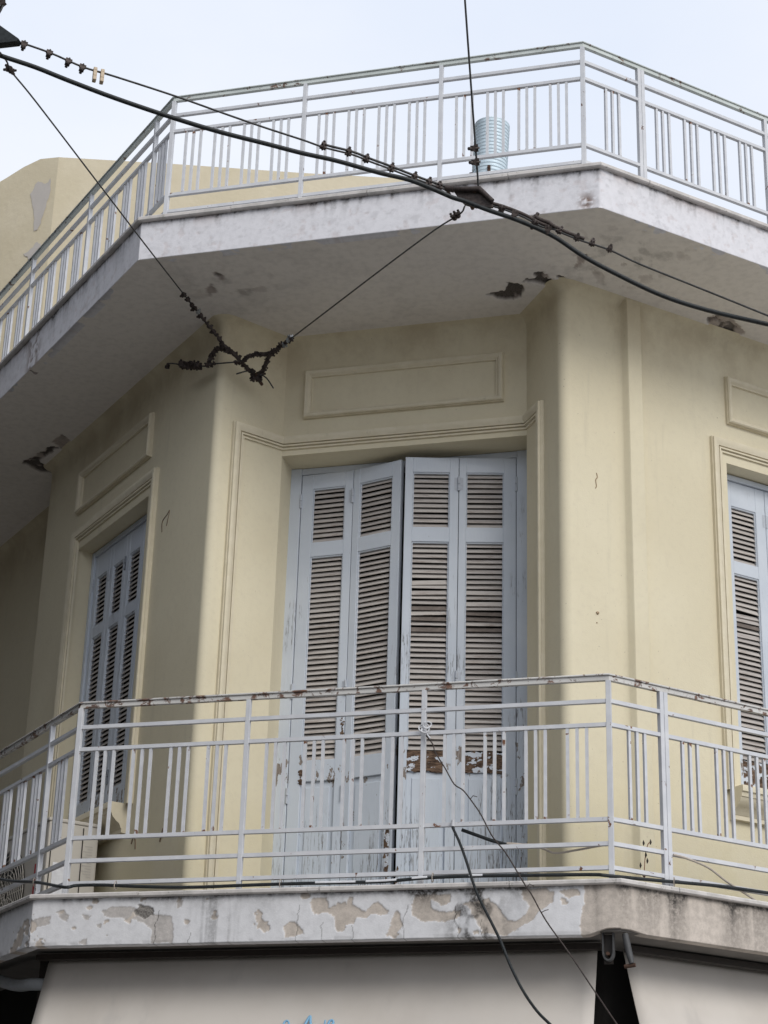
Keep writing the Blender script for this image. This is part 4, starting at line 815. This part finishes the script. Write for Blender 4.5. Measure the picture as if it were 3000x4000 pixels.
for t in (.80, .868): clamp(v1, VP, t, 1.2, sc=1.15)
# junction plate where the wires meet
jp = thing('junction_plate', PTS['plate'][1], 'dark rusty triangular plate joining the overhead wires before the roof edge', 'plate')
e = MB(); pl = PTS['plate']; k = len(pl); vs = [(x, y - .006, z) for x, y, z in pl] + [(x, y + .006, z) for x, y, z in pl]; e.add(vs, [tuple(range(k)), tuple(range(k, 2 * k))[::-1]] + [(i, k + i, k + (i + 1) % k, (i + 1) % k) for i in range(k)]); e.build('front_plate', MT['clamp'], jp, bevel=.002)
e = MB(); pb = PTS['bar']; e.tube([pb[1], pb[2], pb[3]], [.011, .014, .011], 8); e.tube([pb[0], pb[1]], .015, 8); e.build('bar', MT['clamp'], jp, smooth=50)
for x, y, z in (pl[1], pl[4], pl[0]): e = MB(); e.tube([(x + (-.02), y - .018, z - .012 if z > 6.4 else z + .012), (x - .02, y + .018, z - .012 if z > 6.4 else z + .012)], .009, 8); e.build('bolt', MT['rust'], jp, smooth=40)
# bracket with the pole head at the upper left corner
pb_ = thing('wire_bracket', (-3.6, 6.45, 6.84), 'black triangular bracket at the upper left corner holding the overhead wires', 'bracket')
def px(u, v, y):
    d = np.array(cr) * (u - 1500) / 7541.3 - np.array(cu) * (v - 2000) / 7541.3 + np.array(cw); return np.array([0, 0, 1.6]) + d * (y / d[1])
e = MB(); tri = [px(-90, 60, 6.44), px(0, 103, 6.44), (px(80, 160, 6.44)), px(70, 172, 6.44), px(-90, 190, 6.44)]; k = 5; vs = [(p[0], p[1] - .02, p[2]) for p in tri] + [(p[0], p[1] + .02, p[2]) for p in tri]
e.add(vs, [tuple(range(k)), tuple(range(k, 2 * k))[::-1]] + [(i, k + i, k + (i + 1) % k, (i + 1) % k) for i in range(k)]); e.build('plate', MT['cable'], pb_, bevel=.003)
e = MB(); e.tube([px(-30, 140, 6.45), px(-8, 60, 6.45), px(8, 14, 6.45), px(20, -30, 6.45)], .006, 8); e.tube([px(-8, 60, 6.43), px(4, 40, 6.43), px(12, 22, 6.43)], .004, 6); e.build('riser', MT['wire'], pb_, smooth=50)
e = MB(); e.tube([px(2, 22, 6.44), px(20, 8, 6.44)], .013, 8); e.tube([px(-6, 12, 6.44), px(12, -6, 6.44)], .017, 8); e.build('clip', MT['clamp'], pb_, smooth=50)
# the two span wires that meet at the wall anchor
w1, W1P = wire('stay_wire', PTS['W1'] + PTS['W1b'][1:], .0042, MT['wire'], 'thin wire slanting from the upper left corner down to the wall anchor', 'wire', G_W)
clamp(w1, W1P, .055, 1.9, sc=.9); clamp(w1, W1P, .062, -1.2, sc=.8)
w2, W2P = wire('stay_wire', PTS['W2'] + PTS['W2b'][1:], .0042, MT['wire'], 'thin wire slanting from the junction plate down left to the wall anchor', 'wire', G_W)
for t in (.04, .055): clamp(w2, W2P, t, 2.6, sc=.9)
rd = random.Random(5)
def wrapping(owner, P, t0, t1, r0, r1):
    q = [np.array(frame_at(P, t)[0]) + np.array([rd.uniform(-1, 1), 0, rd.uniform(-1, 1)]) * r0 * .6 for t in np.linspace(t0, t1, int(60 * (t1 - t0) * 4) + 8)]
    e = MB(); e.tube(q, [rd.uniform(r0, r1) for _ in q], 7); e.build('wrapping', MT['clamp'], owner, smooth=35)
wrapping(w1, W1P, .845, .999, .005, .015); wrapping(w2, W2P, .86, .999, .005, .014)
for i in range(24): t = 1 - .20 * (1 - (i / 23.) ** .9) ; clamp(w1, W1P, min(.995, t), rd.uniform(0, 6.28), me=CLG if i == 4 else CLS, sc=rd.uniform(.8, 1.25))
for i in range(24): t = 1 - .19 * (1 - (i / 23.) ** .9); clamp(w2, W2P, min(.995, t), rd.uniform(0, 6.28), me=CLG if i in (0, 2, 4, 6) else CLS, sc=rd.uniform(.8, 1.25))
an = thing('wall_anchor', (-3.473, 9.70, 6.76), 'clump of rusty wire clamps hooked to the wall beside the left pilaster', 'anchor')
e = MB(); hk = np.array([-3.463, 9.70, 6.755]); e.tube([hk + np.array([0, .06, 0]), hk, hk + np.array([.0, -.03, -.02]), hk + np.array([.0, -.045, .01]), hk + np.array([0, -.03, .03])], .010, 8); e.build('hook', MT['rust'], an, smooth=50)
for i in range(7):
    o = bpy.data.objects.new('clamp', CLS); COL.objects.link(o); o.parent = an; o.matrix_parent_inverse = Matrix.Translation(-an.location)
    o.location = (-3.466 + rd.uniform(-.03, .03), 9.655 + rd.uniform(-.02, .02), 6.775 + rd.uniform(-.05, .03)); o.rotation_euler = [rd.uniform(0, 6) for _ in range(3)]
for key in ('t1', 't2'): e = MB(); e.tube(smoothpts(PTS[key], 4), .0045, 6); e.build('loose_strand', MT['wire'], an, smooth=50)
c3, C3P = wire('tie_wire', PTS['W2c'], .006, MT['clamp'], 'short strand of clamps bridging the two wires above the wall anchor', 'wire')
for i in range(10): clamp(c3, C3P, i / 9.5, rd.uniform(0, 6.28), me=CLS, sc=rd.uniform(.8, 1.1))
hw, HWP = wire('tie_wire', PTS['HW'], .0045, MT['wire'], 'level wire knotted with rusty clamps at the left facade under the eaves', 'wire')
for i in range(22): clamp(hw, HWP, min(.99, .24 + .30 * rd.random()), rd.uniform(0, 6.28), me=CLS, sc=rd.uniform(.9, 1.4))
for t in (.02, .05, .62, .66, .70, .93, .97): clamp(hw, HWP, t, rd.uniform(0, 6.28), me=CLS, sc=rd.uniform(.8, 1.1))
wrapping(hw, HWP, .26, .52, .008, .028); wrapping(c3, C3P, .0, .99, .006, .016)
lb2, LBP = wire('tie_wire', PTS['LB'], .006, MT['wire'], 'curved loop of clamps between the level wire and the left stay wire', 'wire')
wrapping(lb2, LBP, .2, .99, .007, .018)
for i in range(16): clamp(lb2, LBP, i / 15.2, rd.uniform(0, 6.28), me=CLS, sc=rd.uniform(.8, 1.2))

# ------------------------------------------------------------ cables on the balcony
b1, B1P = wire('balcony_cable', 'B1', .0082, MT['cable'], 'black cable tied along the foot of the balcony railing', 'cable')
for t0, t1_ in ((.505, .545), (.555, .585), (.60, .615), (.655, .668)):
    q = [np.array(frame_at(B1P, t)[0]) + np.array([0, 0, .0015]) for t in np.linspace(t0, t1_, 6)]; e = MB(); e.tube(q, .0088, 8); e.build('tape', MT['tape'], b1, smooth=50)
for t in (.155, .30, .47, .62, .86): p, d = frame_at(B1P, t); e = MB(); e.tube([np.array(p) + np.array([0, .016 * math.cos(a), .022 * math.sin(a)]) for a in np.linspace(0, 2 * math.pi, 12)], .0022, 5); e.build('cable_tie', MT['beigewire'], b1)
d1, D1P = wire('drop_cable', 'D1', .0066, MT['cable'], 'black cable hanging from the railing across the peeling fascia and the awning', 'cable')
e = MB(); e.tube([PTS['D1'][0], np.array(PTS['D1'][0]) + np.array([.002, 0, .03])], .009, 8); e.build('end_sleeve', MT['tape'], d1, smooth=50)
d2, D2P = wire('drop_wire', 'D2', .0032, MT['clamp'], 'thin brown wire knotted on the railing and slanting down over the awning gap', 'wire')
e = MB(); kx, ky, kz = PTS['knot'][0]
for q in ([(0, .0), (-.022, .012), (-.03, .035), (-.010, .042), (.006, .02), (.026, .034), (.030, .05), (.012, .052), (-.004, .022), (.008, .0), (.03, -.03)], [(-.012, .03), (.0, .052), (.02, .03), (.012, .006), (-.012, .004), (-.014, .03)]):
    e.tube(smoothpts([(kx + a, ky - .018 - .01 * math.sin(i * 2), kz + b) for i, (a, b) in enumerate(q)], 5), .0038, 7)
e.build('knot', MT['tape'], d2, smooth=50)
for t, a in ((.23, .8), (.47, -.5), (.52, .9), (.60, .4)): p, d = frame_at(D2P, t); e = MB(); e.tube([np.array(p), np.array(p) + np.array([.02 * math.cos(a), -.006, .02 * math.sin(a)]), np.array(p) + np.array([.034, -.006, .012 * math.sin(a * 3)])], .002, 5); e.build('wire_end', MT['clamp'], d2)
s1, S1P = wire('splice_cable', 'B2', .0085, MT['cable'], 'short black cable end spliced to a beige wire behind the balcony railing', 'cable')
e = MB(); e.tube(smoothpts(PTS['B2w'], 6), [.010] * 7 + [.008] * 6 + [.0052] * (len(smoothpts(PTS['B2w'], 6)) - 13), 8); e.build('beige_wire', MT['beigewire'], s1, smooth=50)
wire('beige_wire', 'B3', .0055, MT['beigewire'], 'beige wire curving down from the right railing to the balcony edge', 'wire')
wd_ = PTS['weed']; weed = thing('dry_weed', wd_[0], 'dry reddish weed growing at the balcony edge by the right railing', 'plant'); mw = plain('dry_stem', (.20, .09, .055), .8)
e = MB(); e.tube(smoothpts(wd_[:5], 4), .0022, 6)
for i in range(5): a = i * 1.3; b = np.array(wd_[0]); e.tube(smoothpts([b, b + np.array([.02 * math.cos(a), .01 * math.sin(a), .03]), b + np.array([.045 * math.cos(a), .02 * math.sin(a), .02 + .01 * math.sin(a)])], 3), .0018, 5)
e.build('stem', mw, weed)
for i, (x, y, z) in enumerate([wd_[4], wd_[5], wd_[2], (wd_[1][0] + .012, wd_[1][1], wd_[1][2] + .02), (wd_[1][0] - .02, wd_[1][1], wd_[1][2])]):
    e = MB(); e.tube([(x, y, z - .012), (x + .002, y, z), (x + .001, y, z + .014)], [.002, .006, .001], 6); e.build('seed_head', MT['brown'], weed, smooth=60)

# ------------------------------------------------------------ small wear on the walls
def scar(name, P, d, nrm, pts, r, mat, parent=bld):
    e = MB(); q = [(*(P + d * s + nrm * .001), z) for s, z in pts]; e.tube(smoothpts(q, 4), r, 6); return e.build(name, mat, parent, smooth=60)
mscar = plain('old_screw_scar', (.36, .27, .18), .9, 0, .3, 90)
scar('wall_hook', WR, Rr, NR, [(.155, 5.915), (.163, 5.93), (.158, 5.965), (.170, 5.985), (.165, 6.01)], .003, mscar)
scar('wall_hook', WR, Rr, NR, [(.150, 5.175), (.156, 5.18), (.158, 5.176)], .009, mscar); scar('wall_hook', WR, Rr, NR, [(.150, 5.125), (.151, 5.12)], .004, mscar)
mscar = plain('old_hook_rust', (.17, .12, .08), .9, 0, .3, 90)
scar('wall_hook', WL, L, NL, [(.66, 5.98), (.665, 6.05), (.60, 6.075), (.57, 6.09), (.60, 6.0)], .003, mscar)
scar('wall_hook', WL, L, NL, [(.75, 4.09), (.725, 4.13), (.70, 4.10), (.69, 4.05)], .005, mscar); scar('wall_hook', WL, L, NL, [(.36, 4.03), (.325, 4.10), (.33, 4.05)], .006, mscar)
